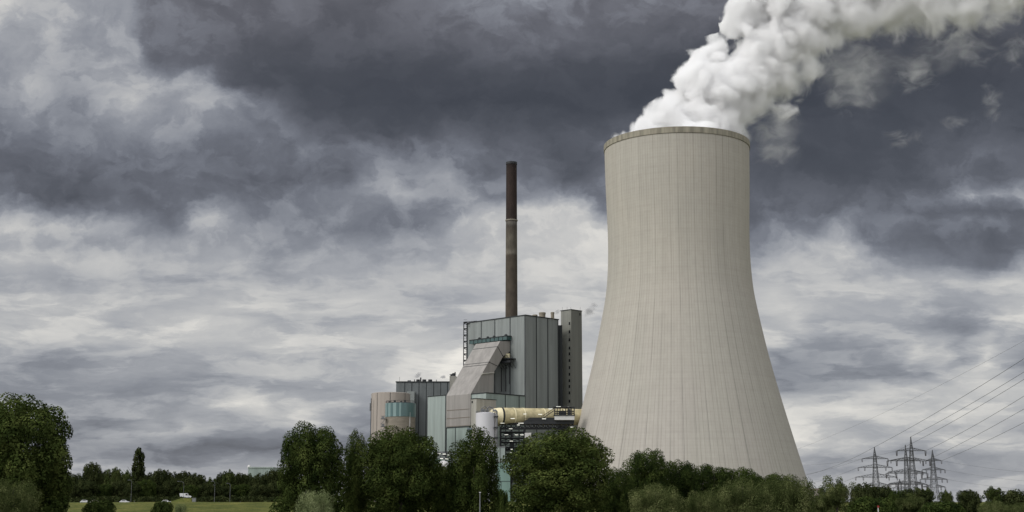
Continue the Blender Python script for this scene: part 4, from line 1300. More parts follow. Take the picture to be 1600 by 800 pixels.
# near ends: crossarms of the next pylons, out of frame to the right and nearer
def near(px, py, D=520): return P(px, py, D)
cable(apA, near(1720, 482, 560), 2.0, 'upper cable from the peak of the leftmost pylon rising to the right edge', 0.13)
cable(P(1225, 748, 1250), apA, 4.0, 'cable from behind the cooling tower to the peak of the leftmost pylon', 0.12)
cable(P(1228, 708, 1150), near(1720, 465, 620), 5.0, 'thin faint cable, uppermost of all, passing above every pylon', 0.06)
cable(apB, near(1720, 505, 520), 1.5, 'cable from the peak of the tallest pylon, second from the top at the right edge', 0.12)
cable(armB[0][0], near(1720, 516, 500), 2.0, 'cable from the left tip of the tallest pylon top crossarm', 0.11)
cable(armB[0][1], near(1720, 541, 500), 2.0, 'cable from the right tip of the tallest pylon top crossarm', 0.11)
cable(armD[0][0], near(1720, 568, 520), 1.5, 'cable from the left tip of the rightmost pylon top crossarm', 0.11)
cable(armD[0][1], near(1720, 596, 520), 1.5, 'lowest rising cable, from the right tip of the rightmost pylon', 0.11)
cable(P(1232, 726, 1200), armB[0][0], 3.0, 'faint cable from the cooling tower edge to the tallest pylon', 0.07)
cable(P(1228, 745, 1250), armA[0][0], 2.0, 'cable ending at the upper left arm tip of the leftmost pylon', 0.08)
cable(P(1228, 762, 1250), armA[1][0], 2.0, 'cable ending at the second left arm tip of the leftmost pylon', 0.09)
cable(P(1230, 775, 1250), armA[2][0], 2.0, 'cable ending at the third left arm tip of the leftmost pylon', 0.09)
cable(armA[0][1], armB[1][0], 1.0, 'short cable between the leftmost and the tallest pylon, upper one', 0.07)
cable(armA[1][1], armB[2][0], 1.0, 'short cable between the leftmost and the tallest pylon, lower one', 0.07)
cable(armD[0][1], P(1700, 738, 1500), 4.0, 'faint cable leaving the rightmost pylon level, the highest one', 0.07)
cable(armD[1][1], P(1700, 752, 1500), 4.0, 'faint cable leaving the rightmost pylon level, the middle one', 0.07)
cable(armD[2][1], P(1700, 764, 1500), 4.0, 'faint cable leaving the rightmost pylon level, the lowest one', 0.07)

# ------------------------------------------------------------------ trees
def leaves_mesh(name, lobes, n, size, seed, mats, shell=0.66, aspect=0.62, up=0.3):
    """many small leaf sprays spread through overlapping lobes (x, y, z, rx, rz)"""
    g = np.random.default_rng(seed)
    Lb = np.array(lobes)
    wgt = Lb[:, 3] ** 2; wgt = wgt / wgt.sum()
    idx = g.choice(len(Lb), n, p=wgt)
    d = g.normal(size=(n, 3)); d /= np.linalg.norm(d, axis=1)[:, None]
    rad = shell + (1.04 - shell) * g.random(n) ** 0.6
    c = Lb[idx]
    pos = np.stack([c[:, 0] + d[:, 0] * rad * c[:, 3], c[:, 1] + d[:, 1] * rad * c[:, 3], c[:, 2] + d[:, 2] * rad * c[:, 4]], 1)
    nrm = d * 1.0 + g.normal(size=(n, 3)) * 0.42 + np.array([0, 0, up])
    nrm /= np.linalg.norm(nrm, axis=1)[:, None]
    r = g.normal(size=(n, 3)); u = np.cross(nrm, r); u /= np.linalg.norm(u, axis=1)[:, None] + 1e-9
    w = np.cross(nrm, u)
    s = (size * (0.6 + 0.8 * g.random(n)))[:, None]
    v = np.empty((n, 4, 3))
    v[:, 0] = pos - u * s; v[:, 1] = pos - w * s * aspect + nrm * s * 0.15
    v[:, 2] = pos + u * s; v[:, 3] = pos + w * s * aspect - nrm * s * 0.1
    me = bpy.data.meshes.new(name)
    me.vertices.add(4 * n); me.vertices.foreach_set('co', v.reshape(-1))
    me.loops.add(4 * n); me.loops.foreach_set('vertex_index', np.arange(4 * n, dtype=np.int32))
    me.polygons.add(n); me.polygons.foreach_set('loop_start', np.arange(0, 4 * n, 4, dtype=np.int32))
    me.update(calc_edges=True)
    me.materials.append(M[mats])
    return me

def trunk_mesh(name, h, r, limbs, seed, z_split=0.25):
    g = random.Random(seed)
    mb = MB()
    pts = [Vector((0, 0, -0.4))]
    k = 7
    for i in range(1, k + 1):
        pts.append(Vector((g.uniform(-.02, .02) * h * i / k, g.uniform(-.02, .02) * h * i / k, h * 0.85 * i / k)))
    mb.tube(pts, [r * (1 - 0.85 * i / k) + 0.03 for i in range(k + 1)], n=8)
    for i in range(limbs):
        t = z_split + (0.8 - z_split) * i / max(1, limbs - 1)
        j = min(k - 1, int(t * k)); p = pts[j].lerp(pts[j + 1], t * k - j)
        a = g.uniform(0, 6.28); l = h * g.uniform(.18, .32) * (1.1 - t * .6)
        m = p + Vector((math.cos(a) * l * .5, math.sin(a) * l * .5, l * .45)); e = p + Vector((math.cos(a) * l, math.sin(a) * l, l * 1.05))
        mb.tube([p, m, e], [r * .42 * (1 - t * .6), r * .26 * (1 - t * .6), 0.04], n=6)
    me = bpy.data.meshes.new(name)
    me.from_pydata(mb.v, [], mb.f)
    me.polygons.foreach_set('use_smooth', [True] * len(me.polygons))
    me.materials.append(M['bark'])
    return me

def crown_lobes(kind, R, H, seed):
    """lobes of a crown of radius R on a tree of height H"""
    g = random.Random(seed)
    out = []
    if kind == 'round':
        z0 = 0.10 * H; cz = 0.55 * H; hz = 0.42 * H; n = 64
    elif kind == 'loose':
        z0 = 0.2 * H; cz = 0.6 * H; hz = 0.38 * H; n = 26
    elif kind == 'column':
        z0 = 0.08 * H; cz = 0.52 * H; hz = 0.47 * H; n = 46
    else:
        z0 = 0.0; cz = 0.45 * H; hz = 0.5 * H; n = 50
    for i in range(n):
        u = -1 + 2 * (i + 0.5) / n
        a = i * 2.39996 + g.uniform(-.5, .5)
        ring = math.sqrt(max(0.0, 1 - abs(u) ** (3.6 if kind in ('round', 'bush') else 2.6)))
        q = g.uniform(0.62, 0.90)
        s = g.uniform(0.15, 0.31)
        if kind == 'loose': s *= 0.85
        if kind == 'column': s *= 1.1
        zz = cz + hz * u * g.uniform(.82, .98)
        rx = R * s * (1.25 if kind == 'bush' else 1.1)
        rz = (R * s * 1.0 if kind != 'column' else R * s * 2.2)
        if kind == 'bush': rz = min(rx, H * 0.22)
        out.append((math.cos(a) * R * ring * q, math.sin(a) * R * ring * q, max(zz, z0 + rz * .5), rx, rz))
    for i in range(10):                      # the heart of the crown
        out.append((g.uniform(-.35, .35) * R, g.uniform(-.35, .35) * R, cz + g.uniform(-.6, .45) * hz, R * .42, min(R * .45, hz * .4)))
    return out

PROTO = {}
def proto(key, kind, R, H, n, size, seed, m_, shell=0.68, aspect=0.62, limbs=7):
    PROTO[key] = (leaves_mesh(key, crown_lobes(kind, R, H, seed), n, size, seed, m_, shell, aspect),
                  trunk_mesh(key + '_trunk', H, 0.028 * H, limbs, seed + 1, 0.1 if kind == 'bush' else 0.22), R, H)
proto('ta', 'round', 9, 20, 52000, 0.215, 1, 'leaf_dark')
proto('tb', 'round', 9, 20, 52000, 0.215, 2, 'leaf_dark')
proto('tc', 'round', 9, 18, 42000, 0.22, 3, 'leaf_deep')
proto('td', 'column', 6, 20, 40000, 0.21, 4, 'leaf_dark')
proto('te', 'loose', 7, 14, 9000, 0.32, 5, 'leaf_mid')
proto('tf', 'round', 7, 13, 12000, 0.36, 6, 'leaf_far')
proto('tg', 'round', 7, 13, 12000, 0.36, 7, 'leaf_far')
proto('th', 'column', 3, 24, 7000, 0.40, 8, 'leaf_far')
proto('wa', 'bush', 7, 8, 34000, 0.15, 9, 'leaf_willow', 0.55, 0.4)
proto('wb', 'bush', 7, 8, 34000, 0.15, 10, 'leaf_willow', 0.55, 0.4)
proto('wc', 'bush', 5, 6, 16000, 0.15, 11, 'leaf_silver', 0.4, 0.4)
proto('wd', 'loose', 5, 9, 16000, 0.17, 12, 'leaf_willow', 0.4, 0.4)
proto('bu', 'bush', 6, 6, 14000, 0.25, 13, 'leaf_deep')

trng = random.Random(77)
def tree(key, px, ytop, hw, D, label, name='tree', cat='tree', group=None, zg=0.0):
    cm, tm, R, H = PROTO[key]
    top = P(px, ytop, D)
    root = thing(name, label, cat, (top.x, D, zg), group)
    sxy = m_at(hw, D) / R
    root.scale = (sxy, sxy, (top.z - zg) / (H * 0.985))
    root.rotation_euler = (0, 0, trng.uniform(0, 6.28))
    for nm, me in (('crown', cm), ('trunk', tm)):
        o = bpy.data.objects.new(nm, me); COL.objects.link(o); o.parent = root
    return root
G1 = 'tall trees in front of the works'
tree('ta', 30, 624, 84, 320, 'huge round dark tree filling the left edge of the picture', group=G1)
tree('tb', 490, 668, 53, 345, 'broad dark tree left of the works, standing free against the sky', group=G1)
tree('td', 558, 690, 22, 362, 'slim dark tree between two broader ones, left of the silos', group=G1)
tree('ta', 628, 673, 64, 350, 'broad dark tree in front of the turquoise topped silo', group=G1)
tree('tc', 694, 728, 32, 372, 'lower dark tree in the gap under the mint block', group=G1)
tree('td', 741, 685, 39, 350, 'upright dark tree in front of the white silo', group=G1)
tree('tb', 876, 677, 80, 345, 'broadest dark tree, in front of the pipe bridge and tower foot', group=G1)
tree('tc', 962, 733, 27, 372, 'low dark tree leaning out right of the broadest tree', group=G1)
tree('tc', 1010, 705, 36, 400, 'round dark tree in front of the cooling tower, the highest there', group=G1)
tree('tc', 1062, 722, 34, 410, 'dark tree right of the round one before the cooling tower', group=G1)
tree('tc', 1108, 728, 36, 415, 'dark tree at the middle of the row before the cooling tower', group=G1)
tree('tc', 1155, 733, 38, 415, 'dark tree towards the right end of the row before the cooling tower', group=G1)
tree('tc', 1204, 743, 40, 420, 'last dark tree of the row before the cooling tower', group=G1)
GW = 'pale willow bushes in front'
tree('wc', 494, 770, 30, 190, 'silvery green round bush at the foot of the free standing tree', 'willow_bush', 'bush', GW)
tree('wa', 22, 754, 42, 215, 'grey green willow bush below the huge left tree', 'willow_bush', 'bush', GW)
tree('wa', 1024, 760, 44, 215, 'pale willow bush below the round tree before the tower', 'willow_bush', 'bush', GW)
tree('wb', 1098, 770, 30, 220, 'small pale willow bush, second from the left before the tower', 'willow_bush', 'bush', GW)
tree('wa', 1160, 752, 50, 230, 'wide willow bush in the middle before the cooling tower', 'willow_bush', 'bush', GW)
tree('wb', 1228, 747, 48, 250, 'darker willow bush reaching the right foot of the cooling tower', 'willow_bush', 'bush', GW)
tree('wd', 1306, 748, 32, 270, 'feathery upright willow right of the pump house', 'willow_tree', 'tree')
tree('wd', 1282, 768, 22, 280, 'short willow bush in front of the pump house', 'willow_bush', 'bush', GW)
GR = 'trees along the right horizon'
tree('tf', 1350, 757, 20, 430, 'round dark tree below the leftmost pylon', group=GR)
tree('tg', 1380, 761, 20, 450, 'dark tree between the leftmost and the tallest pylon', group=GR)
tree('tc', 1403, 766, 17, 440, 'small dark tree just left of the tallest pylon', group=GR)
tree('tf', 1430, 764, 24, 430, 'domed tree hiding the foot of the tallest pylon', group=GR)
tree('wd', 1422, 773, 28, 300, 'olive willow below the tallest pylon', 'willow_bush', 'bush', GW)
tree('te', 1448, 762, 13, 460, 'thin half bare tree at the foot of the rightmost pylon', group=GR)
tree('te', 1477, 766, 12, 430, 'small loose tree right of the rightmost pylon', group=GR)
tree('tg', 1513, 767, 18, 430, 'spreading tree between the rightmost pylon and the picture edge', group=GR)
tree('te', 1552, 760, 18, 400, 'open crowned tree with sky showing through near the right edge', group=GR)
tree('tf', 1585, 767, 26, 400, 'dense round tree at the right edge', group=GR)
tree('wb', 1552, 785, 24, 250, 'low pale bush under the open crowned tree', 'willow_bush', 'bush', GW)
tree('bu', 1470, 786, 34, 260, 'low dark bush below the rightmost pylon', 'bush', 'bush')
tree('bu', 1362, 779, 38, 290, 'low dark bush below the leftmost pylon', 'bush', 'bush')
tree('wb', 1600, 787, 30, 250, 'low bush in the bottom right corner', 'bush', 'bush')
tree('bu', 783, 768, 12, 500, 'small dark bush on the grass by the teal annex', 'bush', 'bush')
tree('bu', 155, 783, 24, 330, 'dark shrub on the grass below the white cars', 'bush', 'bush')
tree('bu', 254, 785, 17, 340, 'dark shrub in the middle of the grass slope', 'bush', 'bush')
tree('wc', 283, 789, 11, 260, 'small pale shrub beside the dark one on the grass', 'bush', 'bush')
tree('tc', 40, 700, 62, 345, 'dark tree behind the huge one at the left edge', group=G1)
tree('tg', 96, 735, 16, 520, 'narrow tree peeping out right of the huge left tree', group=GR)
ords = ['first', 'second', 'third', 'fourth', 'fifth', 'sixth', 'seventh', 'eighth', 'ninth', 'tenth', 'eleventh', 'twelfth', 'thirteenth', 'fourteenth', 'fifteenth', 'sixteenth', 'seventeenth', 'eighteenth']
GB = 'distant tree row behind the dike'
back = [(120, 742, 16, 'tf'), (145, 725, 15, 'tg'), (166, 738, 14, 'tf'), (179, 730, 15, 'te'), (200, 735, 13, 'te'), (232, 741, 16, 'tf'), (251, 735, 15, 'tg'), (272, 740, 14, 'tf'), (288, 738, 12, 'tg'), (306, 742, 18, 'tf'), (331, 746, 12, 'te'), (347, 741, 12, 'tf'), (358, 734, 12, 'te'), (374, 741, 14, 'tg'), (386, 742, 12, 'tg'), (406, 742, 15, 'tf'), (428, 736, 15, 'tg'), (446, 740, 16, 'tf')]
for i, (px, yt, hw_, key) in enumerate(back):
    tree(key, px, yt, hw_, 705 + 14 * (i % 3), ords[i] + ' tree from the left in the upper row behind the dike', group=GB, zg=GZ)
tree('th', 217, 703, 10, 730, 'tall narrow poplar rising above the distant tree row', 'poplar_tree', 'tree', zg=GZ)
GL = 'lower trees along the dike road'
front = [(112, 758, 15), (137, 752, 17), (163, 757, 14), (186, 753, 15), (207, 755, 13), (230, 750, 15), (252, 760, 13), (271, 748, 15), (297, 758, 14), (322, 757, 15), (350, 760, 15), (378, 757, 16), (405, 758, 15), (430, 755, 16)]
for i, (px, yt, hw_) in enumerate(front):
    tree(['tg', 'tf', 'tc'][i % 3], px, yt, hw_, 678 + 4 * (i % 4), ords[i] + ' tree from the left in the lower row along the dike road', group=GL, zg=GZ)

# dark undergrowth below the tall trees: one uncountable mass
rng = random.Random(21)
lob = []
for px in range(440, 985, 9):
    if 752 < px < 806: continue
    for k in range(3):
        p = P(px + rng.uniform(-6, 6), 770, rng.uniform(372, 392))
        h = P(px, rng.uniform(728 if 540 < px < 720 else 750, 780), p.y).z
        lob.append((p.x, p.y, h * rng.uniform(.25, .9), 1.9 * rng.uniform(.8, 1.3), 2.2))
for px in range(985, 1260, 9):
    for k in range(2):
        p = P(px + rng.uniform(-6, 6), 770, rng.uniform(425, 445))
        h = P(px, rng.uniform(755, 790), p.y).z
        lob.append((p.x, p.y, h * rng.uniform(.3, .8), 2.0 * rng.uniform(.8, 1.3), 2.0))
for px in range(-20, 100, 9):
    for k in range(3):
        p = P(px, 770, rng.uniform(335, 355)); h = P(px, rng.uniform(735, 790), p.y).z
        lob.append((p.x, p.y, h * rng.uniform(.3, .8), 1.8 * rng.uniform(.8, 1.3), 1.8))
for px in range(1330, 1640, 7):
    for k in range(2):
        p = P(px, 790, rng.uniform(440, 470)); h = P(px, rng.uniform(788, 796), p.y).z
        lob.append((p.x, p.y, h * rng.uniform(.3, .8), 2.0 * rng.uniform(.8, 1.3), 1.6))
me = leaves_mesh('undergrowth', lob, 60000, 0.36, 5, 'leaf_deep')
o = bpy.data.objects.new('undergrowth', me); COL.objects.link(o); o['kind'] = 'stuff'
lob = []
for px in range(95, 460, 6):
    for k in range(2):
        p = P(px, 780, rng.uniform(664, 676)); h = GZ + rng.uniform(1.0, 4.2)
        lob.append((p.x, p.y, h * .5 + GZ * .5, 2.0, 1.6))
me = leaves_mesh('hedge_shrubbery', lob, 12000, 0.45, 6, 'leaf_far')
o = bpy.data.objects.new('roadside_shrubbery', me); COL.objects.link(o); o['kind'] = 'stuff'

# ------------------------------------------------------------------ cars, lamps, sign
def car(label, px, D, paint, z=5.85, van=False, rot=0.0):
    x = P(px, 780, D).x
    r = thing('parked_car' if not van else 'delivery_van', label, 'car' if not van else 'van', (x, D, z), 'white cars on the dike road' if paint == 'car_white' else None)
    L, Wc = (4.4, 1.8) if not van else (5.4, 2.0)
    hb = 0.95 if not van else 1.15; ht = 1.5 if not van else 2.2
    def ext(poly, y0, y1, m_, name):
        mb = MB(); mb.prism([(x + a_, D + y0, z + b_) for a_, b_ in poly], (0, y1 - y0, 0))
        o = mb.build(name, m_, r)
        bv = o.modifiers.new('bevel', 'BEVEL'); bv.width = 0.06; bv.segments = 2
        return o
    ext([(-L/2, .28), (L/2, .28), (L/2, .62), (L/2 - .15, hb - .12), (L/2 - 1.1, hb), (-L/2 + .5, hb), (-L/2, hb - .2)], -Wc/2, Wc/2, paint, 'body')
    if van:
        ext([(-L/2 + .02, hb), (L/2 - 1.3, hb), (L/2 - 1.8, ht), (-L/2 + .1, ht)], -Wc/2 + .06, Wc/2 - .06, paint, 'cargo_roof')
        ext([(L/2 - 2.6, hb + .12), (L/2 - 1.45, hb + .12), (L/2 - 1.85, ht - .2), (L/2 - 2.6, ht - .2)], -Wc/2 + .03, Wc/2 - .03, 'glass', 'window')
    else:
        ext([(-L/2 + .5, hb - .02), (L/2 - 1.15, hb - .02), (L/2 - 1.75, ht - .05), (L/2 - 2.1, ht), (-L/2 + 1.2, ht), (-L/2 + .8, ht - .08)], -Wc/2 + .14, Wc/2 - .14, paint, 'cabin')
        ext([(-L/2 + .85, hb + .05), (L/2 - 1.4, hb + .05), (L/2 - 1.85, ht - .14), (-L/2 + 1.1, ht - .14)], -Wc/2 + .12, Wc/2 - .12, 'glass', 'window')
    for sx in (-1, 1):
        for sy in (-1, 1):
            mb = MB(); cx = x + sx * L * .31; cy = D + sy * (Wc/2 - .11)
            mb.bar((cx, cy - .11, z + .33), (cx, cy + .11, z + .33), .33, n=16)
            w = mb.build('wheel', 'rubber', r)
            mb = MB(); mb.bar((cx, cy - .12, z + .33), (cx, cy + .12, z + .33), .2, n=12); mb.build('rim', 'rim', w)
    for sy in (-.6, .6):
        mb = MB(); mb.box(x + L/2 - .08, x + L/2 + .02, D + sy - .2, D + sy + .2, z + .6, z + .76); mb.build('headlight', 'white2', r)
    return r
car('white car, leftmost on the dike road', 133.5, 655, 'car_white')
car('pale beige car just right of the leftmost white car', 150, 657.5, 'car_beige')
car('white car alone between two roadside trees, second white one', 195, 655, 'car_white')
car('white car low on the dike road left of the curved street lamp', 260, 655, 'car_white')
v = car('white van on raised ground under the curved street lamp', 290, 668, 'car_white', 8.3, True)
mb = MB(); q = P(290, 780, 668)
mb.lathe((q.x, 668, 5.5), [(9, 0), (6, 1.9), (4.2, 2.79), (0.5, 2.8)], 24)
structure(mb.build('embankment', 'grass'))
def lamp(px, ytop, D, label, arm=1.6, z=GZ):
    t = P(px, ytop, D)
    r = thing('street_lamp', label, 'street lamp', (t.x, D, z), 'street lamps by the dike road')
    mb = MB(); mb.tube([(t.x, D, z - 0.2), (t.x, D, t.z - 1.2)], [0.09, 0.06], n=8); mb.build('post', 'steel_mid', r)
    mb = MB(); mb.tube([(t.x, D, t.z - 1.2), (t.x - arm * .12, D, t.z - .5), (t.x - arm * .5, D, t.z - .08), (t.x - arm, D, t.z)], 0.07, n=8); mb.build('arm', 'steel_mid', r)
    mb = MB(); mb.box(t.x - arm - .7, t.x - arm + .1, D - .15, D + .15, t.z - .12, t.z + .06); mb.build('lamp_head', 'steel_mid', r)
lamp(287.5, 752, 663, 'street lamp with a curved arm above the white van', 2.4)
lamp(206, 750, 663, 'street lamp post below the tall poplar', 1.2)
lamp(336, 752, 663, 'street lamp post in the middle of the distant trees', 1.2)
lamp(360, 755, 663, 'street lamp post second from the right on the dike road', 1.2)
t = P(750, 770, 240)
r = thing('pale_pole', 'slim pale pole in front of the upright dark tree', 'pole', (t.x, 240, 0))
mb = MB(); mb.tube([(t.x, 240, -.2), (t.x, 240, t.z)], [0.12, 0.08], n=8); mb.build('post', 'steel_mid', r)
mb = MB(); mb.box(t.x - .16, t.x + .16, 239.9, 240.1, t.z, t.z + .12); mb.build('cap', 'white2', r)
t = P(1372, 792, 230)
r = thing('warning_sign', 'small red sign on a white post among the right bushes', 'sign', (t.x, 230, 0))
mb = MB(); mb.tube([(t.x, 230, -.2), (t.x, 230, t.z)], 0.07, n=8); mb.build('post', 'white2', r)
mb = MB(); mb.box(t.x - .15, t.x + .15, 229.86, 229.92, t.z - .1, t.z + .2); mb.build('panel', 'red', r)
t = P(303, 779.5, 650)
mb = MB(); mb.box(t.x - .8, t.x + .8, 650, 651, 5.8, t.z + .3); mb.box(t.x - .9, t.x + .9, 649.9, 651.1, t.z + .304, t.z + .45)
tag(mb.build('switch_cabinet', 'steel_mid'), 'grey switch cabinet on the dike crest right of the van', 'cabinet')

# ------------------------------------------------------------------ steam
import bmesh
from mathutils import Matrix
SD = 682.0
MPP = 700.0 / F_PX
def sph(px, py, r, dd=0.0):
    return (P(px, py, SD + dd), r * MPP)

def hull(name, spheres, grow, voxel):
    """closed hull round a cluster of balls; the steam inside is shaped by the material"""
    bm = bmesh.new()
    for c, r in spheres:
        bmesh.ops.create_icosphere(bm, subdivisions=3, radius=r + grow, matrix=Matrix.Translation(c))
    me = bpy.data.meshes.new(name + '_src'); bm.to_mesh(me); bm.free()
    o = bpy.data.objects.new(name + '_src', me); COL.objects.link(o)
    rm = o.modifiers.new('remesh', 'REMESH'); rm.mode = 'VOXEL'; rm.voxel_size = voxel
    dg = bpy.context.evaluated_depsgraph_get()
    out = bpy.data.meshes.new_from_object(o.evaluated_get(dg))
    bpy.data.objects.remove(o); bpy.data.meshes.remove(me)
    out.name = name
    return out

def steam_mat(name, spheres, dens, edge_l, edge_r, fray_l, fray_r, xr, step):
    """steam density: inside a cluster of balls, swollen by billows on one side and frayed by turbulence on the other"""
    m = bpy.data.materials.new(name); m.use_nodes = True
    nt = m.node_tree; nt.nodes.clear()
    pos = nd(nt, 'ShaderNodeTexCoord').outputs['Object']
    F = None
    for c, r in spheres:
        d = nd(nt, 'ShaderNodeVectorMath', {0: pos, 1: c}, operation='DISTANCE').outputs['Value']
        f = math_(nt, 'SUBTRACT', r, d)
        F = f if F is None else math_(nt, 'SMOOTH_MAX', F, f, 2.5)
    wp = nd(nt, 'ShaderNodeTexNoise', {'Vector': pos, 'Scale': 0.05, 'Detail': 1.0, 'Roughness': 0.5}).outputs['Color']
    pw = nd(nt, 'ShaderNodeVectorMath', {0: wp, 1: (9.0, 9.0, 9.0), 2: pos}, operation='MULTIPLY_ADD').outputs[0]
    n1 = nd(nt, 'ShaderNodeTexNoise', {'Vector': pw, 'Scale': 0.055, 'Detail': 0.0}).outputs[0]
    n2 = nd(nt, 'ShaderNodeTexNoise', {'Vector': pw, 'Scale': 0.13, 'Detail': 0.0}).outputs[0]
    n3 = nd(nt, 'ShaderNodeTexNoise', {'Vector': pw, 'Scale': 0.30, 'Detail': 2.5, 'Roughness': 0.65}).outputs[0]
    nf = nd(nt, 'ShaderNodeTexNoise', {'Vector': pos, 'Scale': 0.09, 'Detail': 5.0, 'Roughness': 0.62, 'Distortion': 0.8}).outputs[0]
    ab = lambda n: math_(nt, 'ABSOLUTE', math_(nt, 'SUBTRACT', n, 0.5))
    bil = math_(nt, 'MULTIPLY', ab(n1), 22.0)
    bil = math_(nt, 'MULTIPLY_ADD', ab(n2), 12.0, bil)
    bil = math_(nt, 'MULTIPLY_ADD', ab(n3), 7.5, bil)
    bil = math_(nt, 'SUBTRACT', bil, 2.4)
    axis, g0, g1 = xr
    t = smooth(nt, nd(nt, 'ShaderNodeVectorMath', {0: pos, 1: axis}, operation='DOT_PRODUCT').outputs['Value'], g0, g1)
    fr = math_(nt, 'MULTIPLY', math_(nt, 'SUBTRACT', nf, 0.5), math_(nt, 'MULTIPLY_ADD', t, fray_r - fray_l, fray_l))
    G = math_(nt, 'ADD', math_(nt, 'ADD', F, fr), math_(nt, 'MULTIPLY', bil, math_(nt, 'MULTIPLY_ADD', t, -0.55, 1.0)))
    w = math_(nt, 'MULTIPLY_ADD', t, edge_r - edge_l, edge_l)
    d = math_(nt, 'DIVIDE', G, w, clamp=True)
    d = math_(nt, 'MULTIPLY', math_(nt, 'MULTIPLY', d, d), dens)
    pv = nd(nt, 'ShaderNodeVolumePrincipled', {'Color': (0.992, 0.992, 0.992, 1), 'Density': d, 'Anisotropy': 0.0})
    nd(nt, 'ShaderNodeOutputMaterial', {'Volume': pv.outputs[0]})
    m.cycles.volume_step_rate = step
    return m

column = [sph(*a) for a in ((978,217,14),(999,208,21),(1022,196,22),(986,229,19),(1000,222,24),(1020,210,28),(1060,200,44),(1038,188,22),(1108,196,46),(1142,206,28),(1058,160,17),(1076,132,24),(1096,100,25),(1117,90,23),(1110,142,48),(1150,130,46),(1134,172,44),(1186,120,44),(1182,160,28),(1172,28,36),(1160,52,13),(1200,74,46),(1168,88,26),(1226,128,36),(1226,172,20),(1246,58,50),(1264,106,24))]
column += [(Vector((TX - 10, TD + 18, ZTOP - 4)), 15.0), (Vector((TX + 12, TD - 16, ZTOP - 6)), 13.0)]
drift = [sph(*a) for a in ((1212,4,48),(1268,14,52),(1300,56,28),(1330,18,50),(1346,48,20),(1390,8,48),(1396,46,22),(1450,6,48),(1466,42,22),(1510,12,44),(1546,38,24),(1566,-2,40),(1600,-24,46),(1220,-60,56),(1320,-72,70),(1420,-72,70),(1520,-72,70),(1640,-66,70),(1205,-95,62),(1270,-150,80),(1370,-165,95),(1490,-175,100),(1620,-180,100))]  # the last, highest balls are unseen plume, added to shade the drift below
AX = Vector((0.86, 0.0, -0.51))
def along(px, py): return AX.dot(P(px, py, SD))
me = hull('steam_plume', column, 5.0, 2.5)
me.materials.append(steam_mat('dense steam', column, 0.55, 2.8, 9.0, 4.0, 26.0, (AX, along(1130, 130), along(1260, 170)), 0.13))
plume = bpy.data.objects.new('steam_plume', me); COL.objects.link(plume)
tag(plume, 'billowing white steam plume drifting right from the cooling tower mouth', 'steam')
me = hull('drifting_steam', drift, 6.0, 3.0)
me.materials.append(steam_mat('drifting steam', drift, 0.40, 3.0, 11.0, 6.0, 34.0, (Vector((0.35, 0.0, -0.94)), Vector((0.35, 0.0, -0.94)).dot(P(1250, 0, SD)), Vector((0.35, 0.0, -0.94)).dot(P(1430, 60, SD))), 0.14))
o = bpy.data.objects.new('drifting_steam', me); COL.objects.link(o); o.parent = plume

def veil_mat(name, dens, lo, hi, scale, col, det=5.0, step=0.5, stretch=(1.0, 1.0, 1.0)):
    """steam torn by noise, thinning out to nothing at the edge of its ellipsoid"""
    m = bpy.data.materials.new(name); m.use_nodes = True
    nt = m.node_tree; nt.nodes.clear()
    tc = nd(nt, 'ShaderNodeTexCoord').outputs['Object']
    pos = nd(nt, 'ShaderNodeNewGeometry').outputs['Position']
    pos = nd(nt, 'ShaderNodeMapping', {0: pos, 2: (0.0, math.radians(35), 0.0), 3: stretch}).outputs[0]
    ln = nd(nt, 'ShaderNodeVectorMath', {0: tc}, operation='LENGTH').outputs['Value']
    n1 = nd(nt, 'ShaderNodeTexNoise', {'Vector': pos, 'Scale': scale, 'Detail': det, 'Roughness': 0.62, 'Distortion': 0.7}).outputs[0]
    f = math_(nt, 'ADD', n1, smooth(nt, ln, 0.2, 1.0, 0.03, -0.30))
    d = smooth(nt, f, lo, hi, 0.0, dens)
    pv = nd(nt, 'ShaderNodeVolumePrincipled', {'Color': (*col, 1), 'Density': d, 'Anisotropy': 0.2})
    nd(nt, 'ShaderNodeOutputMaterial', {'Volume': pv.outputs[0]})
    m.cycles.volume_step_rate = step
    return m
def ball():
    bm = bmesh.new(); bmesh.ops.create_icosphere(bm, subdivisions=3, radius=1.0)
    me = bpy.data.meshes.new('veil'); bm.to_mesh(me); bm.free()
    return me
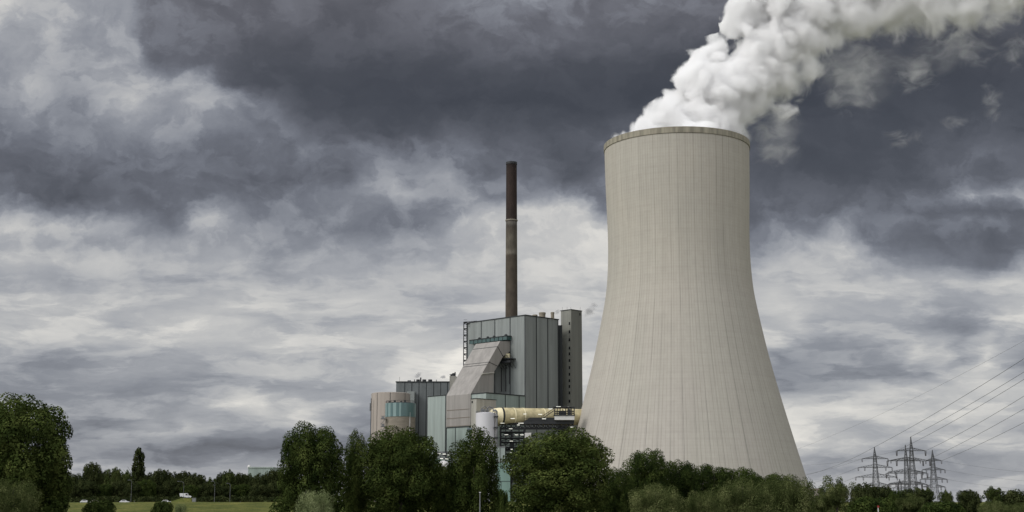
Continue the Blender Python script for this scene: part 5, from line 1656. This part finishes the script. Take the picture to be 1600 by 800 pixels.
def veil(name, px, py, rx, ry, m_, D=SD, rot=0.0, parent=None, depth=None):
    """ellipsoid of thin steam centred on a photo pixel, half sizes in photo pixels"""
    k = D * 1.03 / F_PX
    me = ball(); me.materials.append(m_)
    o = bpy.data.objects.new(name, me); COL.objects.link(o)
    o.location = P(px, py, D)
    o.scale = (rx * k, (depth or min(rx, ry)) * k, ry * k)
    o.rotation_euler = (0, math.radians(rot), 0)
    if parent is not None: o.parent = parent
    return o
wm = veil_mat('thin steam', 0.055, 0.44, 0.74, 0.12, (0.985, 0.987, 0.99), 7.0, 0.5, (0.75, 0.8, 1.2))
def wisp(label, x_, y_, rx, ry, rot=0.0):
    tag(veil('steam_wisp', x_, y_, rx, ry, wm, rot=rot), label, 'steam', 'torn wisps of steam')
wisp('grey steam veil hanging right of the tower rim', 1206, 218, 70, 96)
wisp('torn steam wisp shaped like a low arch', 1328, 154, 84, 52)
wisp('ragged steam veil below the middle of the plume', 1335, 102, 120, 78)
wisp('bright steam wisp standing free below the plume', 1428, 118, 84, 66, 20)
wisp('steam fringe under the right part of the plume', 1505, 76, 130, 50)
wisp('faint vertical steam wisp near the right edge', 1550, 160, 40, 64)
wisp('small steam shred below the faint vertical wisp', 1490, 192, 38, 24)
wisp('tiny steam shred furthest below the plume', 1408, 214, 70, 30)
wisp('steam shred floating highest near the right edge', 1588, 78, 50, 64)
hm = veil_mat('faint steam', 0.016, 0.34, 0.72, 0.05, (0.985, 0.987, 0.99), 4.0, 0.7)
for (x_, y_, rx, ry, ro) in ((1330, 112, 140, 84, 10), (1475, 88, 130, 58, 0), (1218, 208, 66, 86, 0)):
    veil('veil', x_, y_, rx, ry, hm, rot=ro, parent=plume)
sm = veil_mat('thin grey exhaust', 0.75, 0.38, 0.70, 0.30, (0.60, 0.60, 0.62), 4.0, 0.5, (0.6, 1.0, 1.3))
def puff(label, x_, y_, rx, ry, rot, D):
    tag(veil('exhaust_puff', x_, y_, rx, ry, sm, D, rot), label, 'smoke', 'grey puffs over the roofs')
puff('grey puff over the left roof pipes of the turbine hall', 653, 586, 12, 7, -45, 793)
puff('grey puff over the right end of the turbine hall', 691, 590, 12, 6, -28, 793)
puff('grey puff left of the slim tower top', 870, 488, 10, 8, -45, 752)
puff('grey puff drifting between the slim tower and the cooling tower', 922, 485, 22, 12, -42, 752)
